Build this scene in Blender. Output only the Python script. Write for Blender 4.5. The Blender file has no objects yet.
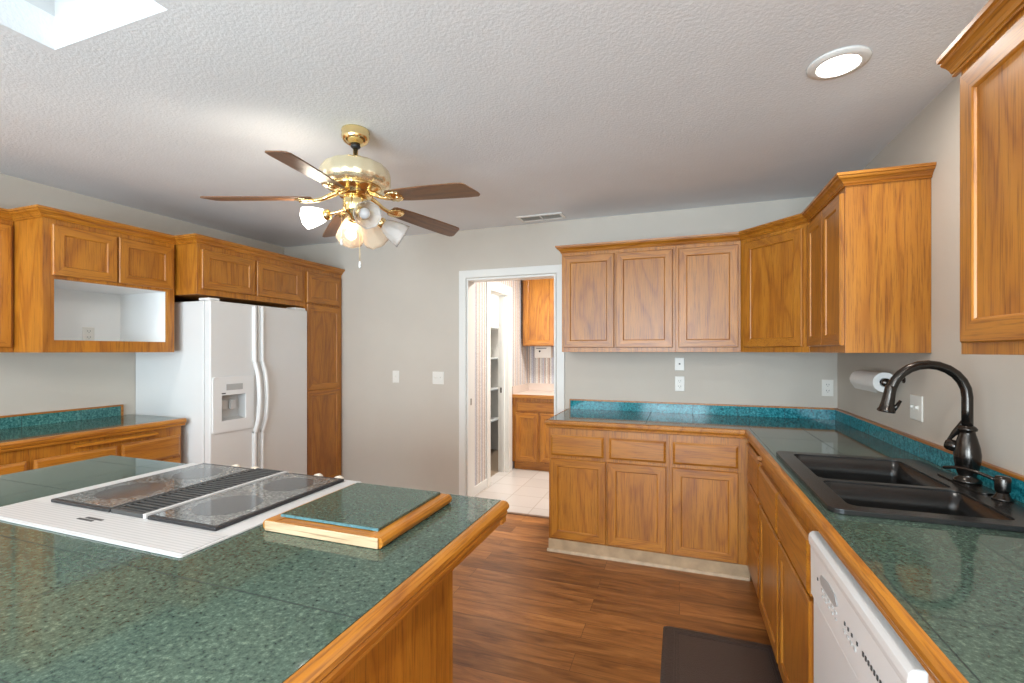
import bpy, bmesh, math, random
from mathutils import Vector, Matrix
random.seed(7)
scene = bpy.context.scene
C = scene.collection
PI = math.pi

# ------------------------------------------------------------------ camera, sky, lights, exposure
cam_d = bpy.data.cameras.new('camera')
cam_d.sensor_width = 36.0
cam_d.lens = 467.5 / 1024 * 36.0
cam_d.shift_y = (350.9 - 341.5) / 1024
cam_d.clip_start = 0.02
cam = bpy.data.objects.new('camera', cam_d)
cam.location = (0, 0, 1.393)
cam.rotation_euler = (PI / 2, 0, math.radians(19.705))
C.objects.link(cam)
scene.camera = cam

world = bpy.data.worlds.new('sky')
scene.world = world
world.use_nodes = True
wn = world.node_tree.nodes
bg = wn['Background']
bg.inputs['Color'].default_value = (0.62, 0.82, 1.0, 1)
bg.inputs['Strength'].default_value = 0.8

def area(name, loc, rot, sx, sy, power, col=(1, 1, 1), spread=180):
    l = bpy.data.lights.new(name, 'AREA')
    l.shape = 'RECTANGLE'
    l.size, l.size_y = sx, sy
    l.energy = power
    l.color = col
    l.spread = math.radians(spread)
    o = bpy.data.objects.new(name, l)
    o.location = loc
    o.rotation_euler = rot
    C.objects.link(o)
    return o

DAY = (0.72, 0.885, 1.0)
area('daylight_patio_door', (-2.1, -2.93, 1.06), (PI / 2 + 0.42, 0, 0), 1.7, 1.9, 125, DAY)
area('daylight_window', (-0.1, -2.93, 1.31), (PI / 2 + 0.40, 0, 0), 1.3, 1.5, 150, DAY)
area('daylight_skylight', (-1.83, 0.67, 2.97), (0, 0, 0), 0.5, 0.6, 0.7, (1.0, 0.98, 0.95), 120)
area('laundry_ceiling_lamp', (-0.9, 4.75, 2.44), (0, 0, 0), 0.35, 0.35, 46, (1.0, 0.97, 0.92))
area('closet_fill', (-2.15, 5.2, 2.42), (0, 0, 0), 0.2, 0.6, 26.0, (1.0, 0.97, 0.92))  # unseen fill light to brighten the closet interior

# unseen ceiling fill lamps added for diffuse light, behind and beside the viewer
for k, (x, y, p) in enumerate([(0.565, 0.55, 11), (-0.95, -0.2, 16), (-2.95, 0.35, 12), (-1.9, -1.5, 16), (0.4, -1.3, 14)]):
    ld = bpy.data.lights.new('added_fill_lamp', 'AREA')
    ld.shape = 'DISK'
    ld.size = 0.13
    ld.energy = p
    ld.color = (1.0, 0.97, 0.92)
    lo = bpy.data.objects.new('added_fill_lamp', ld)
    lo.location = (x, y, 2.475)
    C.objects.link(lo)

vs = scene.view_settings
vs.view_transform = 'Standard'
vs.look = 'None'
vs.gamma = 1.0
vs.use_curve_mapping = False
vs.exposure = 0.25

# ------------------------------------------------------------------ materials
def new_mat(name):
    m = bpy.data.materials.new(name)
    m.use_nodes = True
    nt = m.node_tree
    b = nt.nodes['Principled BSDF']
    return m, nt, b

def N(nt, typ, **kw):
    n = nt.nodes.new(typ)
    for k, v in kw.items():
        if k.startswith('_'):
            setattr(n, k[1:], v)
        else:
            n.inputs[k.replace('_', ' ')].default_value = v
    return n

def ramp(nt, fac, stops):
    r = nt.nodes.new('ShaderNodeValToRGB')
    el = r.color_ramp.elements
    while len(el) < len(stops):
        el.new(0.5)
    for e, (p, c) in zip(el, stops):
        e.position = p
        e.color = (*c, 1)
    nt.links.new(fac, r.inputs['Fac'])
    return r

def math_n(nt, op, a, b=None):
    n = nt.nodes.new('ShaderNodeMath')
    n.operation = op
    for i, v in enumerate((a, b)):
        if v is None:
            continue
        if isinstance(v, (int, float)):
            n.inputs[i].default_value = v
        else:
            nt.links.new(v, n.inputs[i])
    return n.outputs[0]

def mixc(nt, fac, a, b, mode='MIX'):
    n = nt.nodes.new('ShaderNodeMix')
    n.data_type = 'RGBA'
    n.blend_type = mode
    for i, v in ((0, fac), (6, a), (7, b)):
        if isinstance(v, (int, float)):
            n.inputs[i].default_value = v
        elif isinstance(v, tuple):
            n.inputs[i].default_value = (*v, 1)
        else:
            nt.links.new(v, n.inputs[i])
    return n.outputs[2]

def plain(name, col, rough=0.5, metal=0.0, bump=0.0, bscale=60, coat=0.0, spec=0.5, var=0.06, vscale=3.0):
    m, nt, b = new_mat(name)
    b.inputs['Roughness'].default_value = rough
    b.inputs['Metallic'].default_value = metal
    b.inputs['Coat Weight'].default_value = coat
    b.inputs['Specular IOR Level'].default_value = spec
    tc = nt.nodes.new('ShaderNodeTexCoord')
    nz = N(nt, 'ShaderNodeTexNoise', Scale=vscale, Detail=3.0)
    nt.links.new(tc.outputs['Object'], nz.inputs['Vector'])
    lo = tuple(c * (1 - var) for c in col)
    hi = tuple(min(1, c * (1 + var)) for c in col)
    r = ramp(nt, nz.outputs['Fac'], [(0.3, lo), (0.7, hi)])
    nt.links.new(r.outputs['Color'], b.inputs['Base Color'])
    if bump:
        n2 = N(nt, 'ShaderNodeTexNoise', Scale=bscale, Detail=4.0)
        nt.links.new(tc.outputs['Object'], n2.inputs['Vector'])
        bp = N(nt, 'ShaderNodeBump', Strength=bump, Distance=0.01)
        nt.links.new(n2.outputs['Fac'], bp.inputs['Height'])
        nt.links.new(bp.outputs['Normal'], b.inputs['Normal'])
    return m

def wood(name, axis, light, mid, dark, rough=0.40, rings=7.0, coat=0.4, spread=1.0):
    m, nt, b = new_mat(name)
    tc = nt.nodes.new('ShaderNodeTexCoord')
    oi = nt.nodes.new('ShaderNodeObjectInfo')
    off = nt.nodes.new('ShaderNodeVectorMath')
    off.operation = 'MULTIPLY_ADD'
    cmb = nt.nodes.new('ShaderNodeCombineXYZ')
    for i in range(3):
        nt.links.new(oi.outputs['Random'], cmb.inputs[i])
    nt.links.new(cmb.outputs[0], off.inputs[0])
    off.inputs[1].default_value = (17, 23, 31)
    nt.links.new(tc.outputs['Object'], off.inputs[2])
    def mapped(al, ac):
        mp = nt.nodes.new('ShaderNodeMapping')
        s = [ac * spread] * 3
        s['xyz'.index(axis)] = al
        mp.inputs['Scale'].default_value = s
        nt.links.new(off.outputs[0], mp.inputs['Vector'])
        return mp.outputs[0]
    n1 = N(nt, 'ShaderNodeTexNoise', Scale=1.0, Detail=1.5, Distortion=0.4)
    nt.links.new(mapped(0.9, 5.5), n1.inputs['Vector'])
    ring = math_n(nt, 'FRACT', math_n(nt, 'MULTIPLY', n1.outputs['Fac'], rings))
    n2 = N(nt, 'ShaderNodeTexNoise', Scale=1.0, Detail=4.0, Roughness=0.65)
    nt.links.new(mapped(6, 190), n2.inputs['Vector'])
    n3 = N(nt, 'ShaderNodeTexNoise', Scale=1.0, Detail=2.0)
    nt.links.new(mapped(0.7, 4), n3.inputs['Vector'])
    r1 = ramp(nt, ring, [(0.0, mid), (0.35, light), (0.7, mid), (0.88, dark), (1.0, mid)])
    r2 = ramp(nt, n2.outputs['Fac'], [(0.36, (0.45, 0.36, 0.28)), (0.50, (1, 1, 1))])
    r3 = ramp(nt, n3.outputs['Fac'], [(0.3, (0.84, 0.82, 0.80)), (0.7, (1.08, 1.08, 1.08))])
    c = mixc(nt, 0.65, mid, r1.outputs['Color'])
    c = mixc(nt, 0.75, c, r2.outputs['Color'], 'MULTIPLY')
    c = mixc(nt, 1.0, c, r3.outputs['Color'], 'MULTIPLY')
    nt.links.new(c, b.inputs['Base Color'])
    b.inputs['Roughness'].default_value = rough
    b.inputs['Coat Weight'].default_value = coat
    b.inputs['Coat Roughness'].default_value = 0.32
    bp = N(nt, 'ShaderNodeBump', Strength=0.08, Distance=0.002)
    nt.links.new(n2.outputs['Fac'], bp.inputs['Height'])
    nt.links.new(bp.outputs['Normal'], b.inputs['Normal'])
    return m

OL, OM, OD = (0.52, 0.208, 0.018), (0.44, 0.158, 0.011), (0.31, 0.095, 0.006)
OAK = {a: wood('honey_oak_' + a, a, OL, OM, OD) for a in 'xyz'}
OAKS = wood('honey_oak_moulding', 'y', (0.52, 0.208, 0.018), (0.44, 0.158, 0.011), (0.31, 0.095, 0.006), rings=5)
PINE = wood('bare_end_grain_wood', 'x', (0.62, 0.47, 0.30), (0.56, 0.41, 0.25), (0.46, 0.32, 0.18), rough=0.5, coat=0)
BLADE = wood('walnut_blade_wood', 'x', (0.21, 0.088, 0.026), (0.16, 0.062, 0.016), (0.10, 0.036, 0.009), rough=0.35)

def tile_mat(name, cols, joints, grout, rough=0.06, sc=120.0):
    """speckled glossy stone-look tile; joints = {axis: [positions]} thin dark grout lines"""
    m, nt, b = new_mat(name)
    tc = nt.nodes.new('ShaderNodeTexCoord')
    n1 = N(nt, 'ShaderNodeTexNoise', Scale=sc, Detail=4.0, Roughness=0.7)
    nt.links.new(tc.outputs['Object'], n1.inputs['Vector'])
    n2 = N(nt, 'ShaderNodeTexNoise', Scale=3.0, Detail=2.0)
    nt.links.new(tc.outputs['Object'], n2.inputs['Vector'])
    r = ramp(nt, n1.outputs['Fac'], [(0.30, cols[0]), (0.41, cols[1]), (0.55, cols[2]), (0.70, cols[3])])
    r2 = ramp(nt, n2.outputs['Fac'], [(0.3, (0.88, 0.9, 0.9)), (0.7, (1.1, 1.07, 1.02))])
    c = mixc(nt, 1.0, r.outputs['Color'], r2.outputs['Color'], 'MULTIPLY')
    sep = nt.nodes.new('ShaderNodeSeparateXYZ')
    nt.links.new(tc.outputs['Object'], sep.inputs[0])
    acc = None
    for ax, pos in joints.items():
        for p in pos:
            d = math_n(nt, 'ABSOLUTE', math_n(nt, 'SUBTRACT', sep.outputs['xyz'.index(ax)], p))
            l = math_n(nt, 'LESS_THAN', d, 0.0012)
            acc = l if acc is None else math_n(nt, 'MAXIMUM', acc, l)
    if acc is not None:
        c = mixc(nt, acc, c, grout)
        rr = math_n(nt, 'MULTIPLY_ADD', acc, 0.5)
        rr.node.inputs[2].default_value = rough
        nt.links.new(rr, b.inputs['Roughness'])
    else:
        b.inputs['Roughness'].default_value = rough
    nt.links.new(c, b.inputs['Base Color'])
    b.inputs['Specular IOR Level'].default_value = 0.36
    return m

GREENS = [(0.012, 0.024, 0.019), (0.044, 0.072, 0.058), (0.064, 0.102, 0.080), (0.125, 0.180, 0.135)]
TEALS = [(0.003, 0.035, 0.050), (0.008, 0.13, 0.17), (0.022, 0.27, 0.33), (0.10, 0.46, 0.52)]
TEALG = [(0.010, 0.050, 0.050), (0.030, 0.125, 0.125), (0.065, 0.21, 0.20), (0.16, 0.34, 0.32)]
TILE_ISLAND = tile_mat('green_speckled_tile_island', GREENS, {'y': [0.085, 0.39, 0.695, 1.0, 1.303], 'x': [-1.18, -0.875 - 1.22]}, (0.012, 0.02, 0.02))
TILE_L = tile_mat('green_speckled_tile_counter', GREENS, {'x': [-0.52, -0.21, 0.095, 0.40 + 0.01, 0.71], 'y': [2.9, 1.05, 0.75, 3.5]}, (0.012, 0.02, 0.02))
TILE_LEFT = tile_mat('green_speckled_tile_left', GREENS, {'y': [0.8, 1.11, 1.42, 1.73, 2.04]}, (0.012, 0.02, 0.02))
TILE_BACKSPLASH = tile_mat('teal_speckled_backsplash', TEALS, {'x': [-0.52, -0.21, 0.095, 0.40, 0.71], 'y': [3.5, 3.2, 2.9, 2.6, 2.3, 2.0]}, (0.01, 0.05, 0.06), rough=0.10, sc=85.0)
TILE_SPLASH_LEFT = tile_mat('teal_green_speckled_backsplash', TEALG, {'y': [0.8, 1.11, 1.42, 1.73, 2.04]}, (0.01, 0.03, 0.03), sc=85.0)
TILE_INSET = tile_mat('green_speckled_tile_inset', GREENS, {}, (0, 0, 0))
TILE_RAW = plain('blue_tile_edge', (0.08, 0.19, 0.21), 0.4, var=0.3, vscale=90)

WALL = plain('greige_wall_paint', (0.58, 0.525, 0.455), 0.75, bump=0.06, bscale=120, var=0.02)
CEIL = plain('white_textured_ceiling', (0.81, 0.835, 0.855), 0.9, bump=0.20, bscale=90, var=0.02)
TRIMW = plain('white_trim_paint', (0.80, 0.79, 0.75), 0.4, var=0.01)
FRIDGE_W = plain('white_appliance_enamel', (0.74, 0.735, 0.72), 0.35, bump=0.03, bscale=260, var=0.01)
APPL_W = plain('white_plastic', (0.78, 0.775, 0.76), 0.35, var=0.01)
NICHE_W = plain('white_niche_board', (0.92, 0.92, 0.91), 0.55, var=0.01)
PLATE_W = plain('white_cover_plate', (0.80, 0.77, 0.71), 0.35, var=0.01)
DARKSLOT = plain('dark_slot', (0.03, 0.03, 0.03), 0.6)
GREYMARK = plain('grey_print', (0.05, 0.05, 0.05), 0.5)
PALEGREY = plain('pale_grey_print', (0.52, 0.52, 0.51), 0.5)
SHADOWGAP = plain('vent_shade_black', (0.012, 0.012, 0.012), 0.8)  # black paint standing in for the shade inside the vents
RANGE_W = plain('white_range_enamel', (0.56, 0.55, 0.54), 0.3, var=0.01)
GLASS_TOP = tile_mat('speckled_black_ceramic_glass', [(0.04, 0.04, 0.04), (0.09, 0.09, 0.088), (0.17, 0.17, 0.165), (0.34, 0.34, 0.33)], {}, (0, 0, 0), rough=0.05)
BURNER = plain('grey_burner_disc', (0.075, 0.075, 0.075), 0.08)
BLACKM = plain('black_metal', (0.03, 0.03, 0.032), 0.35, metal=0.3)
GRILLE = plain('grey_vent_bars', (0.10, 0.10, 0.098), 0.4, metal=0.5)
IVORY = plain('ivory_knob', (0.78, 0.70, 0.58), 0.4)
SINK_M = plain('dark_composite_sink', (0.014, 0.0135, 0.013), 0.26, bump=0.03, bscale=400, spec=0.6)
BRONZE = plain('oil_rubbed_bronze', (0.060, 0.052, 0.046), 0.22, metal=0.9)
BRASS = plain('polished_brass', (0.95, 0.74, 0.38), 0.16, metal=1.0)
PALEBRASS = plain('faceted_pale_brass', (1.0, 0.86, 0.60), 0.24, metal=0.8, bump=0.3, bscale=40)
RUBBER = plain('brown_black_mat', (0.040, 0.030, 0.028), 0.42, bump=0.3, bscale=140)
RUBBER2 = plain('brown_black_mat_field', (0.050, 0.036, 0.032), 0.36, bump=0.3, bscale=220)
PAPER = plain('white_paper_towel', (0.80, 0.79, 0.76), 0.95, bump=0.3, bscale=200)
CLOSETW = plain('grey_closet_wall', (0.62, 0.60, 0.56), 0.8)
CLOSETF = plain('brown_closet_floor', (0.20, 0.14, 0.09), 0.6)
LAMINATE = plain('pale_pink_laminate', (0.62, 0.51, 0.44), 0.35)
BULBW = None

def emit(name, col, s):
    m, nt, b = new_mat(name)
    b.inputs['Base Color'].default_value = (*col, 1)
    b.inputs['Emission Color'].default_value = (*col, 1)
    b.inputs['Emission Strength'].default_value = s
    return m
LAMP_ON = emit('lit_downlight_lens', (1.0, 0.97, 0.93), 9)
BULB_ON = emit('lit_bulb', (1.0, 0.90, 0.74), 7)

def frosted(name, col, rough=0.25, trans=0.7, emis=0.0):
    m, nt, b = new_mat(name)
    b.inputs['Base Color'].default_value = (*col, 1)
    b.inputs['Roughness'].default_value = rough
    b.inputs['Transmission Weight'].default_value = trans
    b.inputs['IOR'].default_value = 1.2
    tc = nt.nodes.new('ShaderNodeTexCoord')
    w = N(nt, 'ShaderNodeTexNoise', Scale=55.0, Detail=2.0)
    nt.links.new(tc.outputs['Object'], w.inputs['Vector'])
    bp = N(nt, 'ShaderNodeBump', Strength=0.35, Distance=0.01)
    nt.links.new(w.outputs['Fac'], bp.inputs['Height'])
    nt.links.new(bp.outputs['Normal'], b.inputs['Normal'])
    if emis:
        b.inputs['Emission Color'].default_value = (1.0, 0.95, 0.86, 1)
        b.inputs['Emission Strength'].default_value = emis
    return m
SHADE_LIT = frosted('lit_frosted_glass_shade', (0.98, 0.96, 0.93), emis=1.6)
SHADE_WARM = frosted('etched_glass_shade_warm', (0.95, 0.80, 0.62), emis=0.05)
SHADE_DIM = frosted('etched_glass_shade', (0.93, 0.89, 0.85))
BULB_OFF = frosted('unlit_bulb', (0.80, 0.79, 0.80), 0.3, 0.3)

def floor_mat():
    m, nt, b = new_mat('hickory_plank_floor')
    tc = nt.nodes.new('ShaderNodeTexCoord')
    br = nt.nodes.new('ShaderNodeTexBrick')
    br.inputs['Scale'].default_value = 1.0
    br.inputs['Brick Width'].default_value = 1.22
    br.inputs['Row Height'].default_value = 0.125
    br.inputs['Mortar Size'].default_value = 0.0012
    br.inputs['Mortar Smooth'].default_value = 0.1
    br.offset = 0.37
    br.inputs['Color1'].default_value = (0, 0, 0, 1)
    br.inputs['Color2'].default_value = (1, 1, 1, 1)
    br.inputs['Mortar'].default_value = (0.5, 0.5, 0.5, 1)
    nt.links.new(tc.outputs['Object'], br.inputs['Vector'])
    sep = nt.nodes.new('ShaderNodeSeparateColor')
    nt.links.new(br.outputs['Color'], sep.inputs[0])
    mp = nt.nodes.new('ShaderNodeMapping')
    mp.inputs['Scale'].default_value = (1.6, 11, 1)
    nt.links.new(tc.outputs['Object'], mp.inputs['Vector'])
    add = nt.nodes.new('ShaderNodeVectorMath')
    add.operation = 'MULTIPLY_ADD'
    cmb = nt.nodes.new('ShaderNodeCombineXYZ')
    for i in range(3):
        nt.links.new(sep.outputs[0], cmb.inputs[i])
    nt.links.new(cmb.outputs[0], add.inputs[0])
    add.inputs[1].default_value = (37, 19, 7)
    nt.links.new(mp.outputs[0], add.inputs[2])
    n = N(nt, 'ShaderNodeTexNoise', Scale=1.6, Detail=6.0, Roughness=0.62, Distortion=0.8)
    nt.links.new(add.outputs[0], n.inputs['Vector'])
    mp2 = nt.nodes.new('ShaderNodeMapping')
    mp2.inputs['Scale'].default_value = (6, 120, 1)
    nt.links.new(tc.outputs['Object'], mp2.inputs['Vector'])
    n2 = N(nt, 'ShaderNodeTexNoise', Scale=1.0, Detail=4.0)
    nt.links.new(mp2.outputs[0], n2.inputs['Vector'])
    r = ramp(nt, n.outputs['Fac'], [(0.25, (0.14, 0.050, 0.014)), (0.45, (0.33, 0.125, 0.032)), (0.62, (0.46, 0.19, 0.053)), (0.8, (0.56, 0.26, 0.09))])
    tone = ramp(nt, sep.outputs[0], [(0.0, (0.68, 0.66, 0.64)), (1.0, (1.12, 1.12, 1.12))])
    fine = ramp(nt, n2.outputs['Fac'], [(0.3, (0.72, 0.70, 0.68)), (0.6, (1.05, 1.05, 1.05))])
    c = mixc(nt, 1.0, r.outputs['Color'], tone.outputs['Color'], 'MULTIPLY')
    c = mixc(nt, 0.8, c, fine.outputs['Color'], 'MULTIPLY')
    c = mixc(nt, math_n(nt, 'MULTIPLY', br.outputs['Fac'], 0.7), c, (0.03, 0.012, 0.006))
    nt.links.new(c, b.inputs['Base Color'])
    b.inputs['Roughness'].default_value = 0.36
    bp = N(nt, 'ShaderNodeBump', Strength=0.15, Distance=0.003)
    nt.links.new(n.outputs['Fac'], bp.inputs['Height'])
    nt.links.new(bp.outputs['Normal'], b.inputs['Normal'])
    return m
FLOOR = floor_mat()

def laundry_floor():
    m, nt, b = new_mat('pale_tile_floor')
    tc = nt.nodes.new('ShaderNodeTexCoord')
    br = nt.nodes.new('ShaderNodeTexBrick')
    br.offset = 0.0
    br.inputs['Scale'].default_value = 1.0
    br.inputs['Brick Width'].default_value = 0.305
    br.inputs['Row Height'].default_value = 0.305
    br.inputs['Mortar Size'].default_value = 0.004
    br.inputs['Color1'].default_value = (0.56, 0.51, 0.47, 1)
    br.inputs['Color2'].default_value = (0.61, 0.56, 0.52, 1)
    br.inputs['Mortar'].default_value = (0.47, 0.41, 0.36, 1)
    nt.links.new(tc.outputs['Object'], br.inputs['Vector'])
    nt.links.new(br.outputs['Color'], b.inputs['Base Color'])
    b.inputs['Roughness'].default_value = 0.22
    return m
LFLOOR = laundry_floor()

def wallpaper(name, axis):
    m, nt, b = new_mat(name)
    tc = nt.nodes.new('ShaderNodeTexCoord')
    sep = nt.nodes.new('ShaderNodeSeparateXYZ')
    nt.links.new(tc.outputs['Object'], sep.inputs[0])
    t = math_n(nt, 'FRACT', math_n(nt, 'MULTIPLY', sep.outputs['xyz'.index(axis)], 1 / 0.27))
    W, P, G, D, B = (0.74, 0.71, 0.66), (0.62, 0.48, 0.40), (0.55, 0.51, 0.50), (0.27, 0.22, 0.21), (0.52, 0.52, 0.58)
    seq = [(0, W), (.10, P), (.19, D), (.215, W), (.30, B), (.40, D), (.42, G), (.52, W), (.62, P), (.70, D), (.725, W), (.80, G), (.86, B), (.93, P), (.97, D)]
    r = ramp(nt, t, seq)
    r.color_ramp.interpolation = 'CONSTANT'
    nz = N(nt, 'ShaderNodeTexNoise', Scale=70.0, Detail=2.0)
    nt.links.new(tc.outputs['Object'], nz.inputs['Vector'])
    r2 = ramp(nt, nz.outputs['Fac'], [(0.4, (0.85, 0.85, 0.85)), (0.6, (1.05, 1.05, 1.05))])
    nt.links.new(mixc(nt, 1.0, r.outputs['Color'], r2.outputs['Color'], 'MULTIPLY'), b.inputs['Base Color'])
    b.inputs['Roughness'].default_value = 0.7
    return m
PAPER_X = wallpaper('striped_wallpaper_x', 'x')
PAPER_Y = wallpaper('striped_wallpaper_y', 'y')

def ribbed():
    m, nt, b = new_mat('white_ribbed_enamel')
    tc = nt.nodes.new('ShaderNodeTexCoord')
    sep = nt.nodes.new('ShaderNodeSeparateXYZ')
    nt.links.new(tc.outputs['Object'], sep.inputs[0])
    s = math_n(nt, 'SINE', math_n(nt, 'MULTIPLY', sep.outputs[1], 2 * PI / 0.0115))
    r = ramp(nt, math_n(nt, 'MULTIPLY_ADD', s, 0.5), [(0.0, (0.40, 0.39, 0.385)), (0.40, (0.53, 0.515, 0.505))])
    r.inputs['Fac'].links[0].from_node.inputs[2].default_value = 0.5
    nt.links.new(r.outputs['Color'], b.inputs['Base Color'])
    bp = N(nt, 'ShaderNodeBump', Strength=0.12, Distance=0.001)
    nt.links.new(s, bp.inputs['Height'])
    nt.links.new(bp.outputs['Normal'], b.inputs['Normal'])
    b.inputs['Roughness'].default_value = 0.3
    return m
RIBBED = ribbed()

# ------------------------------------------------------------------ mesh helpers
def link(name, bm, mat, parent=None, smooth=False, bevel=0.0, seg=2, label=None):
    bmesh.ops.recalc_face_normals(bm, faces=bm.faces[:])
    me = bpy.data.meshes.new(name)
    bm.to_mesh(me)
    bm.free()
    for mm in (mat if isinstance(mat, (list, tuple)) else [mat]):
        me.materials.append(mm)
    if smooth:
        for p in me.polygons:
            p.use_smooth = True
    o = bpy.data.objects.new(name, me)
    C.objects.link(o)
    if bevel:
        md = o.modifiers.new('bevel', 'BEVEL')
        md.width = bevel
        md.segments = seg
        md.limit_method = 'ANGLE'
        md.angle_limit = math.radians(40)
    if parent:
        o.parent = parent
        o.matrix_parent_inverse = Matrix.Translation(parent.location).inverted()
    if label:
        o['label'] = label
    return o

def tag(o, label, cat, group=None):
    o['label'] = label
    o['category'] = cat
    if group:
        o['group'] = group
    return o

def thing(name, label, cat, loc, group=None):
    o = bpy.data.objects.new(name, None)
    o.empty_display_size = 0.05
    o.location = loc
    C.objects.link(o)
    return tag(o, label, cat, group)

def structure(o):
    o['kind'] = 'structure'
    return o

def BM():
    return bmesh.new()

def box(bm, x0, x1, y0, y1, z0, z1):
    v = [bm.verts.new((x, y, z)) for x in (x0, x1) for y in (y0, y1) for z in (z0, z1)]
    for f in ((0, 1, 3, 2), (4, 6, 7, 5), (0, 4, 5, 1), (2, 3, 7, 6), (0, 2, 6, 4), (1, 5, 7, 3)):
        bm.faces.new([v[i] for i in f])
    return bm

def b_(*a):
    return box(BM(), *a)

def bridge(bm, l0, l1, mi=None):
    n = len(l0)
    for i in range(n):
        f = bm.faces.new((l0[i], l0[(i + 1) % n], l1[(i + 1) % n], l1[i]))
        if mi is not None:
            f.material_index = mi(i) if callable(mi) else mi

def plate(outer, holes, h0, h1, axis='z', bm=None):
    """polygon with holes extruded along an axis; 2D (a,b) -> z:(x,y) y:(x,z) x:(y,z)"""
    bm = bm or BM()
    def P(a, b, h):
        return {'z': (a, b, h), 'y': (a, h, b), 'x': (h, a, b)}[axis]
    rings = []
    for h in (h0, h1):
        es, rr = [], []
        for loop in [outer] + holes:
            vs_ = [bm.verts.new(P(a, b, h)) for a, b in loop]
            rr.append(vs_)
            for i in range(len(vs_)):
                es.append(bm.edges.new((vs_[i], vs_[(i + 1) % len(vs_)])))
        bmesh.ops.triangle_fill(bm, use_beauty=True, use_dissolve=False, edges=es)
        rings.append(rr)
    for a, b in zip(*rings):
        bridge(bm, a, b)
    return bm

def rect(a0, a1, b0, b1):
    return [(a0, b0), (a1, b0), (a1, b1), (a0, b1)]

def rrect(a0, a1, b0, b1, r, n=5):
    pts = []
    for cx, cy, s in ((a1 - r, b0 + r, -90), (a1 - r, b1 - r, 0), (a0 + r, b1 - r, 90), (a0 + r, b0 + r, 180)):
        for k in range(n + 1):
            t = math.radians(s + 90 * k / n)
            pts.append((cx + r * math.cos(t), cy + r * math.sin(t)))
    return pts

def circle(cx, cy, r, n=32):
    return [(cx + r * math.cos(2 * PI * k / n), cy + r * math.sin(2 * PI * k / n)) for k in range(n)]

def loft(loops, cap0=True, cap1=True, bm=None, mi=None):
    bm = bm or BM()
    vl = [[bm.verts.new(p) for p in l] for l in loops]
    for a, b in zip(vl, vl[1:]):
        bridge(bm, a, b, mi)
    if cap0:
        bm.faces.new(vl[0])
    if cap1:
        bm.faces.new(vl[-1])
    return bm

def frame_of(d):
    d = Vector(d).normalized()
    u = d.cross(Vector((0, 0, 1)))
    if u.length < 1e-4:
        u = Vector((1, 0, 0))
    u.normalize()
    return d, u, d.cross(u).normalized()

def lathe(prof, origin=(0, 0, 0), d=(0, 0, 1), n=28, bm=None, flute=0.0, nf=8):
    """prof: [(radius, height along d)]"""
    bm = bm or BM()
    o = Vector(origin)
    d, u, w = frame_of(d)
    loops = []
    for r, h in prof:
        l = []
        for k in range(n):
            t = 2 * PI * k / n
            rr = r * (1 + flute * math.cos(nf * t))
            l.append(o + d * h + u * (rr * math.cos(t)) + w * (rr * math.sin(t)))
        loops.append(l)
    return loft(loops, prof[0][0] > 1e-5, prof[-1][0] > 1e-5, bm)

def tube(pts, rad, n=14, bm=None):
    bm = bm or BM()
    pts = [Vector(p) for p in pts]
    rads = rad if isinstance(rad, (list, tuple)) else [rad] * len(pts)
    tans = []
    for i in range(len(pts)):
        a, b = pts[max(0, i - 1)], pts[min(len(pts) - 1, i + 1)]
        tans.append((b - a).normalized())
    _, u, _ = frame_of(tans[0])
    loops = []
    for p, t, r in zip(pts, tans, rads):
        u = (u - t * u.dot(t)).normalized()
        w = t.cross(u)
        loops.append([p + u * (r * math.cos(2 * PI * k / n)) + w * (r * math.sin(2 * PI * k / n)) for k in range(n)])
    return loft(loops, True, True, bm)

def smooth_path(pts, n=8):
    P = [Vector(p) for p in pts]
    P = [P[0] * 2 - P[1]] + P + [P[-1] * 2 - P[-2]]
    out = []
    for i in range(1, len(P) - 2):
        for k in range(n):
            t = k / n
            a, b, c, d = P[i - 1], P[i], P[i + 1], P[i + 2]
            out.append(0.5 * ((2 * b) + (c - a) * t + (2 * a - 5 * b + 4 * c - d) * t * t + (3 * b - a - 3 * c + d) * t ** 3))
    out.append(P[-2])
    return out

def sweep(path, prof, side=1, bm=None):
    """sweep a closed profile [(out, z)] along an open horizontal polyline; out is to the left (side=1) or right (-1)"""
    bm = bm or BM()
    pts = [Vector((p[0], p[1])) for p in path]
    nor = []
    for a, b in zip(pts, pts[1:]):
        t = (b - a).normalized()
        nor.append(Vector((-t.y, t.x)) * side)
    loops = []
    for i, p in enumerate(pts):
        n0, n1 = nor[max(0, i - 1)], nor[min(len(nor) - 1, i)]
        m = (n0 + n1).normalized()
        m = m / max(0.2, m.dot(n0))
        loops.append([(p.x + m.x * o, p.y + m.y * o, z) for o, z in prof])
    return loft(loops, True, True, bm)

class Face:
    """a vertical work plane: a along the face, n out of it"""
    def __init__(s, ox, oy, adir, ndir, av='x'):
        s.o, s.a, s.n, s.av = Vector((ox, oy)), Vector(adir), Vector(ndir), av
    def P(s, a, n, z):
        q = s.o + s.a * a + s.n * n
        return (q.x, q.y, z)
    def bx(s, bm, a0, a1, n0, n1, z0, z1):
        v = [bm.verts.new(s.P(a, n, z)) for a in (a0, a1) for n in (n0, n1) for z in (z0, z1)]
        for f in ((0, 1, 3, 2), (4, 6, 7, 5), (0, 4, 5, 1), (2, 3, 7, 6), (0, 2, 6, 4), (1, 5, 7, 3)):
            bm.faces.new([v[i] for i in f])
        return bm
    def nested(s, bm, a0, a1, z0, z1, steps, mi=None):
        return loft([[s.P(a0 + i, n, z0 + i), s.P(a1 - i, n, z0 + i), s.P(a1 - i, n, z1 - i), s.P(a0 + i, n, z1 - i)] for i, n in steps], bm=bm, mi=mi)

def oak_for(F):
    return [OAK['z'], OAK[F.av]]

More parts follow.
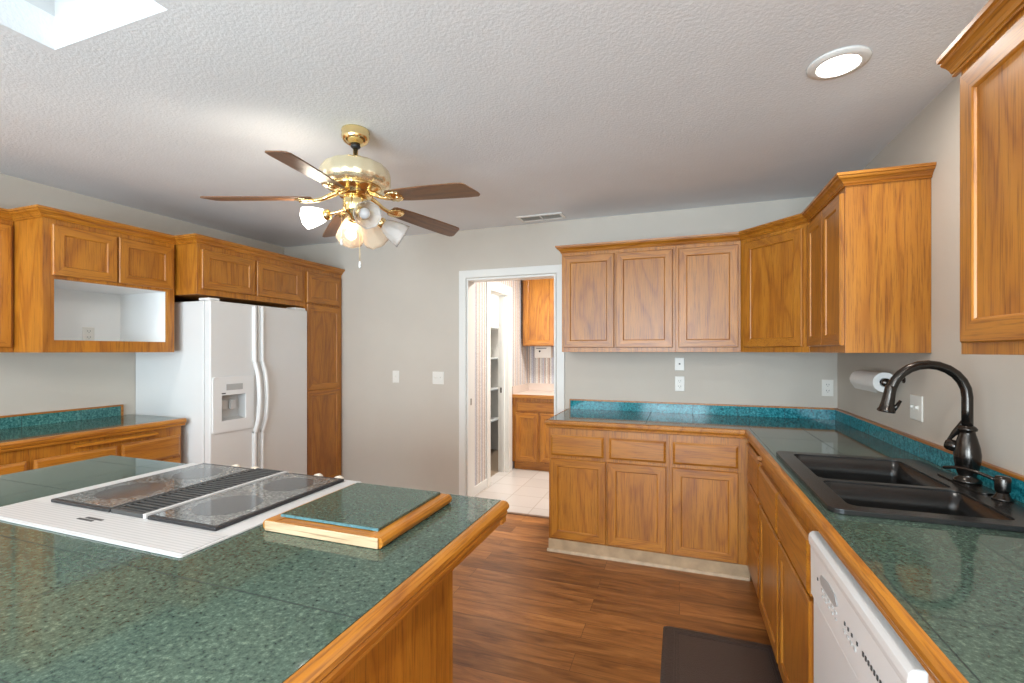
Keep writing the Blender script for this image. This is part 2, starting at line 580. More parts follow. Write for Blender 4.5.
def cab_door(root, F, a0, a1, z0, z1, t=0.019, fr=0.052, name='door', label=None):
    bm = BM()
    steps = [(0.0, 0.0005), (0.0, t - 0.005), (0.004, t), (fr, t), (fr + 0.004, t - 0.003), (fr + 0.006, t - 0.008)]
    F.nested(bm, a0, a1, z0, z1, steps, mi=lambda i: 1 if i in (0, 2) else 0)
    return link(name, bm, oak_for(F), root, label=label)

def cab_drawer(root, F, a0, a1, z0, z1, t=0.019, name='drawer', label=None):
    bm = BM()
    steps = [(0.0, 0.0005), (0.0, t - 0.008), (0.004, t - 0.006), (0.010, t - 0.002), (0.014, t)]
    F.nested(bm, a0, a1, z0, z1, steps)
    return link(name, bm, OAK[F.av], root, label=label)

BACK = Face(0, 0, (1, 0), (0, -1), 'x')     # a = x, n = -(y)   (origin shifted per use)
def back_face(y):
    return Face(0, y, (1, 0), (0, -1), 'x')
def right_face(x):
    return Face(x, 0, (0, 1), (-1, 0), 'y')
def left_face(x):
    return Face(x, 0, (0, 1), (1, 0), 'y')

CROWN = [(0, 0), (0.008, 0), (0.010, 0.004), (0.008, 0.008), (0.012, 0.010), (0.016, 0.018), (0.024, 0.026), (0.033, 0.031), (0.036, 0.036), (0.036, 0.040), (0.043, 0.042), (0.044, 0.054), (0, 0.054)]
EDGE = [(0, 0.052), (0, 0), (0.006, 0), (0.011, 0.003), (0.012, 0.010), (0.009, 0.014), (0.012, 0.018), (0.020, 0.021), (0.024, 0.028), (0.025, 0.040), (0.021, 0.048), (0.013, 0.052)]
def edge_prof(ztop, s=1.0, w=1.0):
    return [(o * w, ztop - 0.052 * s + z * s) for o, z in EDGE]

# ------------------------------------------------------------------ dimensions
H, D, XR, XL, YR = 2.481, 3.823, 1.034, -3.914, -3.0
ZC = 0.914

# ------------------------------------------------------------------ room shell
structure(link('floor', plate([(XL - .1, YR - .1), (XR + .1, YR - .1), (XR + .1, D + .11), (1.001, D + .11), (1.001, 3.775), (-1.961, 3.775), (-1.961, D + .11), (XL - .1, D + .11)], [], -0.05, 0), FLOOR))
structure(link('floor_laundry', b_(-1.96, 1.0, 3.775, 5.95, -0.05, 0.0), LFLOOR))
structure(link('trim_1', b_(-1.785, -0.99, 3.755, 3.79, 0.0002, 0.006), wood('threshold_wood', 'x', (.2, .1, .05), (.15, .07, .03), (.1, .04, .02)), bevel=0.002))
sky_h = [(-2.125, 0.30), (-1.537, 0.30), (-1.537, 1.033), (-2.125, 1.033)]
DLX, DLY = 0.565, 2.08
structure(link('ceiling', plate(rect(XL - .1, XR + .1, YR - .1, D + .12), [sky_h, circle(DLX, DLY, 0.078)], H, H + 0.12), CEIL))
bm = BM()
loft([[(x, y, H + 0.1201) for x, y in sky_h], [(x, y, H + 0.50) for x, y in sky_h]], False, False, bm)
well = link('ceiling_skylight_well', bm, plain('white_well_paint', (0.66, 0.66, 0.65), 0.8, var=.01))
md = well.modifiers.new('solid', 'SOLIDIFY')
md.thickness = 0.04
md.offset = 1
structure(well)
bm = BM()
plate(rect(-2.16, -1.50, 0.26, 1.07), [sky_h], H + .505, H + .53, bm=bm)
structure(link('window_1', bm, TRIMW))

# back wall with the doorway to the laundry
DX0, DX1, DZ = -1.799, -0.976, 2.04
structure(link('wall_back', plate([(XL - .1, 0), (DX0, 0), (DX0, DZ), (DX1, DZ), (DX1, 0), (XR + .1, 0), (XR + .1, H), (XL - .1, H)], [], D, D + 0.12, 'y'), WALL))
structure(link('wall_left', b_(XL - .1, XL, YR, D, 0, H), WALL))
structure(link('wall_right', b_(XR, XR + .1, YR, D, 0, H), WALL))
structure(link('wall_front', plate(rect(XL - .1, XR + .1, 0, H), [rect(-2.98, -1.22, .06, 2.06), rect(-.78, .58, .50, 2.12)], YR - .1, YR, 'y'), WALL))
bm = BM()
plate(rect(-2.98, -1.22, .06, 2.06), [rect(-2.92, -2.13, .12, 2.0), rect(-2.07, -1.28, .12, 2.0)], YR - .07, YR - .03, 'y', bm)
structure(link('door_2', bm, TRIMW))
bm = BM()
plate(rect(-.78, .58, .50, 2.12), [rect(-.73, -.13, .55, 2.07), rect(-.07, .53, .55, 2.07)], YR - .07, YR - .03, 'y', bm)
structure(link('window_2', bm, TRIMW))

# casing and jamb of the doorway
CAS = 0.075
def casing(a0, a1, ztop, h0, h1, axis, w=CAS):
    bm = BM()
    plate([(a0 - w, 0.0), (a0 - .006, 0.0), (a0 - .006, ztop + .006), (a1 + .006, ztop + .006), (a1 + .006, 0.0), (a1 + w, 0.0), (a1 + w, ztop + w), (a0 - w, ztop + w)], [], h0, h1, axis, bm)
    return bm
structure(link('trim_2', casing(DX0, DX1, DZ, D - .016, D - .0005, 'y'), TRIMW, bevel=0.005))
bm = BM()
box(bm, DX0, DX0 + .016, D - .01, D + .13, 0.001, DZ)
box(bm, DX1 - .016, DX1, D - .01, D + .13, 0.001, DZ)
box(bm, DX0 + .016, DX1 - .016, D - .01, D + .13, DZ - .016, DZ)
structure(link('trim_3', bm, TRIMW))
o = link('strike_plate', b_(DX0 + .0161, DX0 + .018, 3.86, 3.885, 0.90, 0.96), plain('dull_steel', (.35, .34, .32), .4, metal=.9))
tag(o, 'small dull steel strike plate on the white kitchen doorway jamb', 'strike plate', None)
structure(link('baseboard_back', b_(XL + .75, DX0 - .076, D - .014, D - .0005, 0.0005, 0.09), TRIMW, bevel=0.003))

# laundry room beyond
LX, LB = -1.86, 5.80
clo0, clo1, cz = 4.485, 5.055, 2.045
structure(link('wall_laundry_left', plate([(D + .12, 0), (clo0, 0), (clo0, cz), (clo1, cz), (clo1, 0), (LB + .1, 0), (LB + .1, H), (D + .12, H)], [], LX - .11, LX, 'x'), PAPER_Y))
structure(link('wall_laundry_back', b_(LX, 1.0, LB, LB + .1, 0, H), PAPER_X))
structure(link('wall_laundry_right', b_(1.0, 1.1, D + .12, LB + .1, 0, H), PAPER_Y))
structure(link('ceiling_laundry', b_(-3.0, 1.1, D + .12, 6.3, H, H + .1), CEIL))
bm = BM()
plate([(clo0 - .08, 0), (clo0 - .004, 0), (clo0 - .004, cz + .004), (clo1 + .004, cz + .004), (clo1 + .004, 0), (clo1 + .10, 0), (clo1 + .10, cz + .09), (clo0 - .08, cz + .09)], [], LX + .0005, LX + .016, 'x', bm)
structure(link('trim_4', bm, TRIMW, bevel=0.004))
bm = BM()
box(bm, LX - .115, LX + .012, clo0, clo0 + .014, .001, cz)
box(bm, LX - .115, LX + .012, clo1 - .014, clo1, .001, cz)
box(bm, LX - .115, LX + .012, clo0 + .014, clo1 - .014, cz - .014, cz)
box(bm, LX - .065, LX - .035, clo1 - .03, clo1 - .014, .001, cz - .014)
structure(link('trim_5', bm, TRIMW))
tag(link('latch_plate', b_(LX - .09, LX - .07, clo1 - .0165, clo1 - .0142, .91, .97), plain('dark_steel', (.12, .11, .10), .4, metal=.8)), 'dark metal latch plate on the closet door jamb in the laundry room', 'latch')
structure(link('baseboard_laundry', b_(LX + .0005, LX + .014, D + .14, clo0 - .081, .0005, .09), TRIMW, bevel=.003))
structure(link('wall_closet', plate([(4.1, 0), (6.25, 0), (6.25, H), (4.1, H)], [], -2.86, -2.78, 'x'), CLOSETW))
structure(link('wall_closet_end', b_(-2.78, LX - .11, 6.15, 6.25, 0, H), CLOSETW))
structure(link('wall_closet_near', b_(-2.78, LX - .11, 4.1, 4.2, 0, H), CLOSETW))
structure(link('floor_closet', b_(-2.78, LX - .101, 4.2, 6.15, -.05, .0), CLOSETF))
for k, z in enumerate((0.46, 0.88, 1.30, 1.72)):
    o = link('closet_shelf', b_(-2.775, -2.36, 4.21, 6.14, z - .02, z), TRIMW, bevel=.002)
    tag(o, ['lowest white shelf inside the open laundry closet', 'second white closet shelf from the floor', 'third white closet shelf from the floor', 'topmost white shelf visible inside the laundry closet'][k], 'shelf', 'closet shelves')

# ------------------------------------------------------------------ crown mouldings (one per run)
def crown(path, ztop, side, label, mat):
    o = link('crown_moulding', sweep(path, [(a, ztop - 0.054 + z) for a, z in CROWN], side), mat)
    return tag(o, label, 'crown moulding', 'oak crown mouldings')

# ------------------------------------------------------------------ right and back upper cabinets
UZ0, UZ1 = 1.384, 2.158
YF, XF = 3.537, 0.716          # face planes
bxs = [(-0.857, -0.026), (-0.0255, 0.389)]
F = back_face(YF)
# double cabinet next to the doorway
t = thing('wall_cabinet', 'oak upper cabinet with two doors beside the doorway', 'wall cabinet', (-0.44, 3.68, UZ0), 'oak upper cabinets over the sink counters')
link('body', b_(-0.857, -0.0258, YF, D - .001, UZ0, UZ1), OAK['z'], t, bevel=.001)
cab_door(t, F, -0.842, -0.457, 1.418, 2.120)
cab_door(t, F, -0.444, -0.046, 1.418, 2.120)
# single cabinet
t = thing('wall_cabinet', 'oak upper cabinet with one door, left of the angled corner cabinet', 'wall cabinet', (0.18, 3.68, UZ0), 'oak upper cabinets over the sink counters')
link('body', b_(-0.0252, 0.3945, YF, D - .001, UZ0, UZ1), OAK['z'], t, bevel=.001)
cab_door(t, F, -0.006, 0.378, 1.418, 2.120)
# diagonal corner cabinet
t = thing('wall_cabinet', 'angled oak corner upper cabinet above the outlet', 'wall cabinet', (0.75, 3.55, UZ0), 'oak upper cabinets over the sink counters')
p0, p1 = Vector((0.396, YF)), Vector((XF, 3.165))
link('body', plate([(0.396, YF), (XF, 3.165), (XR - .001, 3.165), (XR - .001, D - .001), (0.396, D - .001)], [], UZ0, UZ1), OAK['z'], t, bevel=.001)
ad = (p1 - p0).normalized()
Fd = Face(p0.x, p0.y, ad, (-ad.y * -1 * -1, ad.x * -1) if False else (ad.y, -ad.x), 'x')
ln = (p1 - p0).length
cab_door(t, Fd, 0.040, ln - 0.035, 1.418, 2.120)
# right-hand cabinet with the big side panel
t = thing('wall_cabinet', 'oak upper cabinet on the right wall with broad amber side panel facing the sink', 'wall cabinet', (0.87, 2.84, UZ0), 'oak upper cabinets over the sink counters')
link('body', b_(XF, XR - .001, 2.533, 3.164, UZ0, UZ1), OAK['z'], t, bevel=.001)
F = right_face(XF)
cab_door(t, F, 2.842, 3.135, 1.418, 2.120)
cab_door(t, F, 2.545, 2.836, 1.418, 2.120)
crown([(-0.857, D - .001), (-0.857, YF), (0.396, YF), (XF, 3.165), (XF, 2.533), (XR - .001, 2.533)], 2.200, -1, 'long oak crown moulding wrapping the corner upper cabinets', OAK['x'])
# near cabinet, right edge of the picture
t = thing('wall_cabinet', 'oak upper cabinet nearest the viewer at right, cut by the picture edge', 'wall cabinet', (0.87, 1.1, UZ0), 'oak upper cabinets over the sink counters')
NF = 0.712
link('body', b_(NF, XR - .001, 0.64, 1.588, UZ0, UZ1), OAK['z'], t, bevel=.001)
F = right_face(NF)
cab_door(t, F, 1.105, 1.556, 1.414, 2.115, fr=0.056)
cab_door(t, F, 0.648, 1.098, 1.414, 2.115, fr=0.056)
crown([(NF, 1.612), (NF, 0.62)], 2.196, -1, 'short oak crown moulding atop the nearest upper cabinet at right', OAK['y'])

# ------------------------------------------------------------------ left upper cabinets
AF, BF, CF = -3.378, -3.178, -3.655
# C : far left
t = thing('wall_cabinet', 'shallow oak upper cabinet at the left picture edge', 'wall cabinet', (-3.78, 1.1, UZ0), 'oak cabinets on the left wall')
link('body', b_(XL + .001, CF, 0.66, 1.586, UZ0, UZ1), OAK['z'], t, bevel=.001)
F = left_face(CF)
cab_door(t, F, 1.13, 1.572, 1.412, 2.120)
cab_door(t, F, 0.68, 1.122, 1.412, 2.120)
# A : microwave cabinet with open niche
t = thing('microwave_cabinet', 'oak upper cabinet with an empty white microwave niche below two doors', 'wall cabinet', (-3.65, 1.95, UZ0), 'oak cabinets on the left wall')
bm = BM()
A0, A1 = 1.588, 2.318
plate(rect(A0, A1, UZ0, UZ1), [rect(1.640, 2.268, 1.455, 1.808)], AF - .02, AF, 'x', bm)
link('face_frame', bm, OAK['z'], t, bevel=.001)
bm = BM()
box(bm, XL + .001, AF - .0201, A0, A0 + .014, UZ0, UZ1)
box(bm, XL + .001, AF - .0201, A1 - .014, A1, UZ0, UZ1)
box(bm, XL + .001, AF - .0201, A0 + .0141, A1 - .0141, UZ1 - .016, UZ1)
link('side_panels', bm, OAK['z'], t)
bm = BM()
box(bm, XL + .02, AF - .0202, A0 + .0142, 1.628, 1.43, 1.83)
box(bm, XL + .02, AF - .0202, 2.280, A1 - .0142, 1.43, 1.83)
box(bm, XL + .02, AF - .0202, 1.6281, 2.2799, 1.43, 1.455)
box(bm, XL + .02, AF - .0202, 1.6281, 2.2799, 1.808, 1.83)
box(bm, XL + .002, XL + .0199, A0 + .0142, A1 - .0142, 1.43, 1.83)
link('niche_lining', bm, NICHE_W, t, label='white lining of the open niche')
F = left_face(AF)
cab_door(t, F, 1.626, 1.952, 1.826, 2.118)
cab_door(t, F, 1.962, 2.298, 1.826, 2.118)
# B : over-fridge cabinet
B0, B1, B2 = 2.335, 3.322, D - .001
t = thing('over_fridge_cabinet', 'deep oak cabinet with two doors above the white refrigerator', 'wall cabinet', (-3.55, 2.83, 1.79), 'oak cabinets on the left wall')
link('body', b_(XL + .001, BF, B0, B1, 1.792, UZ1), OAK['z'], t, bevel=.001)
F = left_face(BF)
cab_door(t, F, 2.362, 2.800, 1.832, 2.110)
cab_door(t, F, 2.818, 3.285, 1.832, 2.110)
# pantry
t = thing('pantry_cabinet', 'tall oak pantry cabinet between refrigerator and back wall', 'pantry', (-3.55, 3.57, 0))
link('body', b_(XL + .001, BF, B1 + .001, B2, 0.10, UZ1), OAK['z'], t, bevel=.001)
link('toe_kick', b_(XL + .001, BF - .06, B1 + .001, B2, 0.0005, 0.0995), OAK['y'], t)
cab_door(t, F, 3.350, 3.790, 1.832, 2.110)
bm = BM()
steps = [(0.0, 0.0005), (0.0, 0.014), (0.004, 0.019), (0.052, 0.019), (0.056, 0.016), (0.058, 0.011)]
F.nested(bm, 3.350, 3.790, 1.03, 1.815, steps, mi=lambda i: 1 if i in (0, 2) else 0)
F.nested(bm, 3.350, 3.790, 0.13, 1.03, steps, mi=lambda i: 1 if i in (0, 2) else 0)
link('tall_door', bm, oak_for(F), t)
crown([(CF, 0.66), (CF, A0), (AF, A0), (AF, B0), (BF, B0), (BF, B2)], 2.202, -1, 'long oak crown moulding stepping along the cabinets on the left wall', OAK['y'])

# ------------------------------------------------------------------ refrigerator
t = thing('refrigerator', 'white side-by-side refrigerator with ice dispenser', 'refrigerator', (-3.5, 2.85, 0))
fx0, fx1, fd = -3.910, -3.185, -3.120
F0, F1, FM = 2.389, 3.304, 2.782
link('body', b_(fx0, fx1, F0, F1, 0.03, 1.750), FRIDGE_W, t, bevel=.006)
def fridge_door(name, y0, y1, hole=None):
    bm = BM()
    plate(rect(y0, y1, 0.12, 1.752), [hole] if hole else [], fx1 + .006, fd, 'x', bm)
    return link(name, bm, FRIDGE_W, t, bevel=.009, seg=3)
hz = rect(2.47, 2.67, 0.885, 1.070)
fd1 = fridge_door('freezer_door', F0, FM - .004, hz)
fd2 = fridge_door('fresh_food_door', FM + .004, F1)
link('base_grille', b_(fx1 - .02, fx1 + .03, F0 + .01, F1 - .01, 0.03, 0.115), PALEGREY, t)
for y0, y1 in ((F0 + .005, F0 + .085), (F1 - .12, F1 - .005)):
    link('hinge_cover', b_(fx1 - .055, fx1 + .05, y0, y1, 1.7525, 1.772), APPL_W, t, bevel=.004)
# dispenser on the freezer door
bm = BM()
plate(rrect(2.402, 2.742, 0.80, 1.205, .018), [hz], fd + .0003, fd + .012, 'x', bm)
disp = link('ice_dispenser', bm, APPL_W, t, bevel=.003)
bm = BM()
loft([[(fd + .001, a, z) for a, z in rect(2.47, 2.67, 0.885, 1.070)], [(fd - .055, a, z) for a, z in rect(2.482, 2.658, 0.90, 1.058)]], False, True, bm)
link('dispenser_recess', bm, plain('grey_dispenser_recess', (.50, .50, .49), .35), t)
bm = BM()
box(bm, fd - .05, fd - .028, 2.50, 2.545, 0.96, 1.03)
box(bm, fd - .05, fd - .028, 2.575, 2.62, 0.96, 1.03)
link('dispenser_paddle', bm, PALEGREY, t, bevel=.004)
link('control_pad', b_(fd + .0122, fd + .0145, 2.505, 2.640, 1.105, 1.150), plain('grey_keypad', (.42, .42, .41), .4), t, bevel=.001)
link('logo_mark', b_(fd + .0122, fd + .0132, 2.468, 2.50, 1.080, 1.088), GREYMARK, t)
for name, yy in (('door_handle', FM - .034), ('door_handle', FM + .034)):
    s = -1 if yy < FM else 1
    pts = [(fd + .010, yy, 1.74), (fd + .012, yy, 1.34), (fd + .018, yy, 1.30), (fd + .050, yy + .0 * s, 1.20), (fd + .062, yy, 1.08), (fd + .062, yy, .98), (fd + .050, yy, .86), (fd + .018, yy, .76), (fd + .012, yy, .72), (fd + .010, yy, .20)]
    bm = BM()
    sm = smooth_path(pts, 5)
    loops = [[(p.x - .012, p.y - .014, p.z), (p.x + .006, p.y - .014, p.z), (p.x + .014, p.y - .006, p.z), (p.x + .014, p.y + .006, p.z), (p.x + .006, p.y + .014, p.z), (p.x - .012, p.y + .014, p.z)] for p in sm]
    loft(loops, True, True, bm)
    link(name, bm, APPL_W, t, smooth=False)

# ------------------------------------------------------------------ left base cabinets and counter
LFX = -3.338
def base_body(t, x0, x1, y0, y1, face, toe=True, z1=0.874, av='y'):
    zb = 0.09 if toe else 0.0005
    link('body', b_(x0, x1, y0, y1, zb, z1), OAK['z'], t, bevel=.001)
    if toe:
        if face == 'left':
            link('toe_kick', b_(x0, x1 - .06, y0, y1, 0.0005, 0.0895), OAK['y'], t)
        else:
            link('toe_kick', b_(x0 + .06, x1, y0, y1, 0.0005, 0.0895), OAK['y'], t)
F = left_face(LFX)
t = thing('base_cabinet', 'oak base cabinet next to the refrigerator with wooden pull-out board', 'base cabinet', (-3.6, 1.93, 0), 'oak base cabinets on the left wall')
base_body(t, XL + .001, LFX, 1.512, 2.338, 'left')
cab_drawer(t, F, 1.527, 1.930, .655, .795)
cab_drawer(t, F, 1.955, 2.322, .655, .800)
cab_door(t, F, 1.527, 1.930, .10, .640)
cab_door(t, F, 1.955, 2.322, .10, .640)
bm = BM()
sweep([(LFX + .0005, 1.70), (LFX + .0005, 2.16)], [(0, .822), (.030, .824), (.038, .830), (.038, .838), (.030, .843), (0, .844)], -1, bm)
link('pull_out_board', bm, OAK['y'], t, label='rounded front edge of a pull-out board')
t = thing('base_cabinet', 'oak base cabinet at the left picture edge behind the island', 'base cabinet', (-3.6, 1.0, 0), 'oak base cabinets on the left wall')
base_body(t, XL + .001, LFX, 0.50, 1.511, 'left')
cab_drawer(t, F, 1.01, 1.497, .655, .795)
cab_drawer(t, F, 0.52, 0.995, .655, .795)
cab_door(t, F, 1.01, 1.497, .10, .640)
cab_door(t, F, 0.52, 0.995, .10, .640)
t = thing('countertop', 'green tiled countertop on the left wall ending at the refrigerator', 'countertop', (-3.6, 1.4, .876), 'green tiled countertops')
link('tile_top', b_(XL + .001, -3.3245, 0.48, 2.350, .876, ZC), TILE_LEFT, t)
link('wood_edging', sweep([(-3.324, 0.48), (-3.324, 2.350)], edge_prof(ZC + .001), -1), OAK['y'], t)
link('backsplash', b_(XL + .001, XL + .016, 0.48, 2.285, ZC + .0005, .984), TILE_SPLASH_LEFT, t)
bm = BM()
plate([(0.48, .9845), (2.2855, .9845), (2.2855, ZC + .0005), (2.300, ZC + .0005), (2.300, .995), (0.48, .995)], [], XL + .001, XL + .020, 'x', bm)
link('backsplash_trim', bm, OAK['y'], t)

# ------------------------------------------------------------------ back base cabinets
YB = 3.163
F = back_face(YB)
t = thing('base_cabinet', 'pale oak base cabinet with two doors and two drawers beside the doorway', 'base cabinet', (-.45, 3.5, 0), 'oak base cabinets under the sink counters')
link('body', b_(-.858, -.0602, YB, D - .001, .0005, .874), OAK['z'], t, bevel=.001)
cab_drawer(t, F, -.842, -.478, .672, .812)
cab_drawer(t, F, -.441, -.082, .672, .812)
cab_door(t, F, -.846, -.463, .100, .650)
cab_door(t, F, -.451, -.080, .100, .650)
t = thing('base_cabinet', 'pale oak base cabinet with one door and drawer by the inner corner', 'base cabinet', (.16, 3.5, 0), 'oak base cabinets under the sink counters')
link('body', b_(-.0598, .4045, YB, D - .001, .0005, .874), OAK['z'], t, bevel=.001)
cab_drawer(t, F, -.040, .338, .672, .812)
cab_door(t, F, -.044, .338, .094, .650)
link('plinth', b_(-.860, .4045, YB - .006, YB - .0005, .0005, .088), plain('pale_worn_oak', (.44, .31, .185), .55, var=.15, vscale=14), t)
SHOE = [(0, .0005), (.012, .0005), (.011, .010), (.007, .017), (0, .019)]
o = link('shoe_moulding', sweep([(-.868, YB - .0065), (.400, YB - .0065)], SHOE, -1), plain('pale_raw_wood', (.52, .39, .26), .6, var=.15, vscale=20))
tag(o, 'thin pale shoe moulding at the foot of the back base cabinets', 'moulding')

# ------------------------------------------------------------------ right base cabinets
XB = 0.405
F = right_face(XB)
t = thing('base_cabinet', 'oak drawer bank in the right inner corner with a pull-out board', 'base cabinet', (.7, 2.95, 0), 'oak base cabinets under the sink counters')
link('body', b_(XB, XR - .001, 2.716, YB - .001, .075, .874), OAK['z'], t, bevel=.001)
link('toe_kick', b_(XB + .06, XR - .001, 2.716, YB - .001, .0005, .0745), OAK['y'], t)
for z0, z1 in ((.615, .812), (.325, .605), (.085, .315)):
    cab_drawer(t, F, 2.727, 3.125, z0, z1)
bm = BM()
sweep([(XB - .0005, 2.60 + .125), (XB - .0005, 3.10)], [(0, .822), (.020, .823), (.026, .828), (.026, .838), (.020, .843), (0, .844)], 1, bm)
link('pull_out_board', bm, OAK['y'], t, label='rounded front edge of a pull-out board')
t = thing('base_cabinet', 'oak sink base cabinet with two doors beside the dishwasher', 'base cabinet', (.7, 2.2, 0), 'oak base cabinets under the sink counters')
bm = BM()
box(bm, XB, XB + .02, 1.697, 2.715, .06, .874)
box(bm, XB + .0201, XR - .001, 1.697, 1.713, .06, .715)
box(bm, XB + .0201, XR - .001, 2.699, 2.715, .06, .874)
box(bm, XB + .0201, XR - .001, 1.7131, 2.6989, .06, .08)
link('body', bm, OAK['z'], t)
link('toe_kick', b_(XB + .06, XB + .08, 1.697, 2.715, .0005, .0595), OAK['y'], t)
for y0, y1 in ((1.712, 2.205), (2.225, 2.705)):
    cab_drawer(t, F, y0, y1, .616, .800, t=.023, name='false_front')
    cab_door(t, F, y0, y1, .075, .600)

# dishwasher
t = thing('dishwasher', 'white dishwasher under the green counter at lower right', 'dishwasher', (.7, 1.39, 0))
W0, W1 = 1.010, 1.690
link('tub', b_(XB + .02, XR - .02, W0, 1.650, .10, .833), APPL_W, t)
link('toe_panel', b_(XB + .05, XB + .07, W0, W1, .0005, .099), DARKSLOT, t)
link('door', b_(XB - .012, XB + .0195, W0, W1, .115, .628), FRIDGE_W, t, bevel=.005)
bm = BM()
prof = [(XB + .0195, .634), (XB - .014, .634), (XB - .019, .640), (XB - .020, .785), (XB - .024, .793), (XB - .026, .806), (XB - .025, .822), (XB - .016, .833), (XB + .0195, .834)]
loft([[(x, y, z) for x, z in prof] for y in (W0, W1)], True, True, bm)
link('control_panel', bm, APPL_W, t, bevel=.004)
px = XB - .0205
def mark(name, y0, y1, z0, z1, m, p=px):
    xs = XB - .019 - .002 * (z0 - .64) / .16
    return link(name, b_(xs - .0022, xs - .0002, y0, y1, z0, z1), m, t)
bm = BM()
plate([(1.42, .735), (1.44, .752), (1.50, .757), (1.565, .748), (1.575, .735), (1.565, .722), (1.44, .722)], [], XB - .0225, XB - .0205, 'x', bm)
link('badge', bm, plain('light_grey_badge', (.40, .40, .40), .4), t)
for k in range(5):
    y = 1.43 + k * .03
    mark('button', y, y + .014, .706, .712, PALEGREY)
    mark('button', y, y + .010, .690, .694, PALEGREY)
for y in (1.60, 1.36, 1.335, 1.31, 1.275):
    mark('indicator', y, y + .006, .716, .724, GREYMARK)
for k in range(8):
    y = 1.238 - k * .016
    mark('indicator', y, y + .006, .714, .724, GREYMARK)
for k in range(4):
    y = 1.29 + k * .024
    mark('button', y, y + .012, .694, .702, PALEGREY)

t = thing('base_cabinet', 'oak base cabinet on the near side of the dishwasher, below the picture', 'base cabinet', (.7, .6, 0), 'oak base cabinets under the sink counters')
link('body', b_(XB, XR - .001, .20, 1.004, .075, .874), OAK['z'], t, bevel=.001)
link('toe_kick', b_(XB + .06, XR - .001, .20, 1.004, .0005, .0745), OAK['y'], t)
for y0, y1 in ((.22, .63), (.65, .992)):
    cab_drawer(t, F, y0, y1, .622, .800)
    cab_door(t, F, y0, y1, .085, .600)

# L-shaped counter
t = thing('countertop', 'L-shaped green tiled countertop around the sink and back corner', 'countertop', (.7, 2.5, .876), 'green tiled countertops')
SKX0, SKX1, SKY0, SKY1 = .418, .962, 1.612, 2.462
TX, TY = .3935, 3.1525
link('tile_top', plate([(TX, .18), (XR - .001, .18), (XR - .001, D - .001), (-.862, D - .001), (-.862, TY), (TX, TY)], [rect(SKX0 + .03, SKX1 - .02, SKY0 + .03, SKY1 - .03)], .8745, ZC), TILE_L, t)
link('wood_edging', sweep([(-.8625, D - .018), (-.8625, TY - .0005), (TX - .0005, TY - .0005), (TX - .0005, .18)], edge_prof(ZC + .001, 1.05, .82), -1), [OAK['y']], t)
bm = BM()
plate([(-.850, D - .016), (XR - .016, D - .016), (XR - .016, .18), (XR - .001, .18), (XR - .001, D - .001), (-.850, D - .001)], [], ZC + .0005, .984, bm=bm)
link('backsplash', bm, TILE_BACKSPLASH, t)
bm = BM()
plate([(-.857, D - .020), (XR - .020, D - .020), (XR - .020, .18), (XR - .001, .18), (XR - .001, D - .001), (-.857, D - .001)], [], .9845, .9955, bm=bm)
box(bm, -.857, -.8505, D - .018, D - .001, ZC + .0005, .9845)
link('backsplash_trim', bm, OAK['y'], t)

# ------------------------------------------------------------------ sink
t = thing('kitchen_sink', 'dark composite double bowl sink set in the right counter', 'sink', (.69, 2.04, ZC))
zr = .930
def bowl(x0, x1, y0, y1):
    return x0, x1, y0, y1
B_far = (.480, .872, 1.985, 2.412)
B_near = (.480, .872, 1.662, 1.958)
bm = BM()
plate(rrect(SKX0, SKX1, SKY0, SKY1, .035), [rrect(*B_far, .03), rrect(*B_near, .03)], ZC + .0005, zr, bm=bm)
link('rim', bm, SINK_M, t, bevel=.004, seg=3)
for bb in (B_far, B_near):
    x0, x1, y0, y1 = bb
    loops = []
    for inset, z, r in ((0, zr - .006, .03), (.004, .86, .03), (.010, .76, .03), (.022, .735, .026), (.05, .728, .02)):
        loops.append([(a, b, z) for a, b in rrect(x0 + inset, x1 - inset, y0 + inset, y1 - inset, r)])
    bm = loft(loops, False, True)
    o = link('bowl', bm, SINK_M, t, smooth=True)
    md = o.modifiers.new('solid', 'SOLIDIFY')
    md.thickness = .005
    md.offset = -1
    cx, cy = (x0 + x1) / 2, (y0 + y1) / 2
    link('drain', lathe([(0, .7285), (.042, .7285), (.042, .732), (.034, .733), (.030, .7295), (0, .7295)], (cx, cy, 0)), BRONZE, t, smooth=True)

# ------------------------------------------------------------------ faucet
fx, fy = .946, 2.072
t = thing('faucet', 'oil-rubbed bronze gooseneck pull-down faucet behind the sink', 'faucet', (fx, fy, zr))
prof = [(r_ * 1.05, h_ * 1.07) for r_, h_ in [(.0, 0), (.036, 0), (.037, .006), (.033, .012), (.026, .016), (.023, .022), (.026, .030), (.030, .045), (.034, .070), (.035, .090), (.032, .115), (.026, .140), (.021, .158), (.020, .166), (.025, .168), (.026, .174), (.022, .180), (.017, .184), (0, .184)]]
link('body', lathe(prof, (fx, fy, zr + .0055)), BRONZE, t, smooth=True)
z0 = zr + .198
arcR = .110
pts = [(fx, fy, z0), (fx, fy, z0 + .06), (fx, fy, 1.232)]
for k in range(1, 12):
    a = PI * k / 12
    pts.append((fx - arcR * (1 - math.cos(a)), fy, 1.232 + .112 * math.sin(a)))
pts += [(fx - arcR * 2 - .004, fy, 1.228)]
rr = [.0158] * len(pts)
link('spout', tube(pts, rr, 18), BRONZE, t, smooth=True)
hx = fx - arcR * 2 - .004
d = Vector((-.16, 0, -1))
link('spray_head', lathe([(.0158, -.030), (.0172, -.026), (.0178, -.010), (.0190, .012), (.0205, .035), (.0235, .054), (.0275, .060), (.0275, .066), (.023, .068), (0, .067)], (hx, fy, 1.236), d), BRONZE, t, smooth=True)
link('spray_button', tube([(hx + .012, fy, 1.178), (hx + .022, fy, 1.192), (hx + .034, fy + .002, 1.212)], [.008, .007, .005], 10), BRONZE, t, smooth=True)
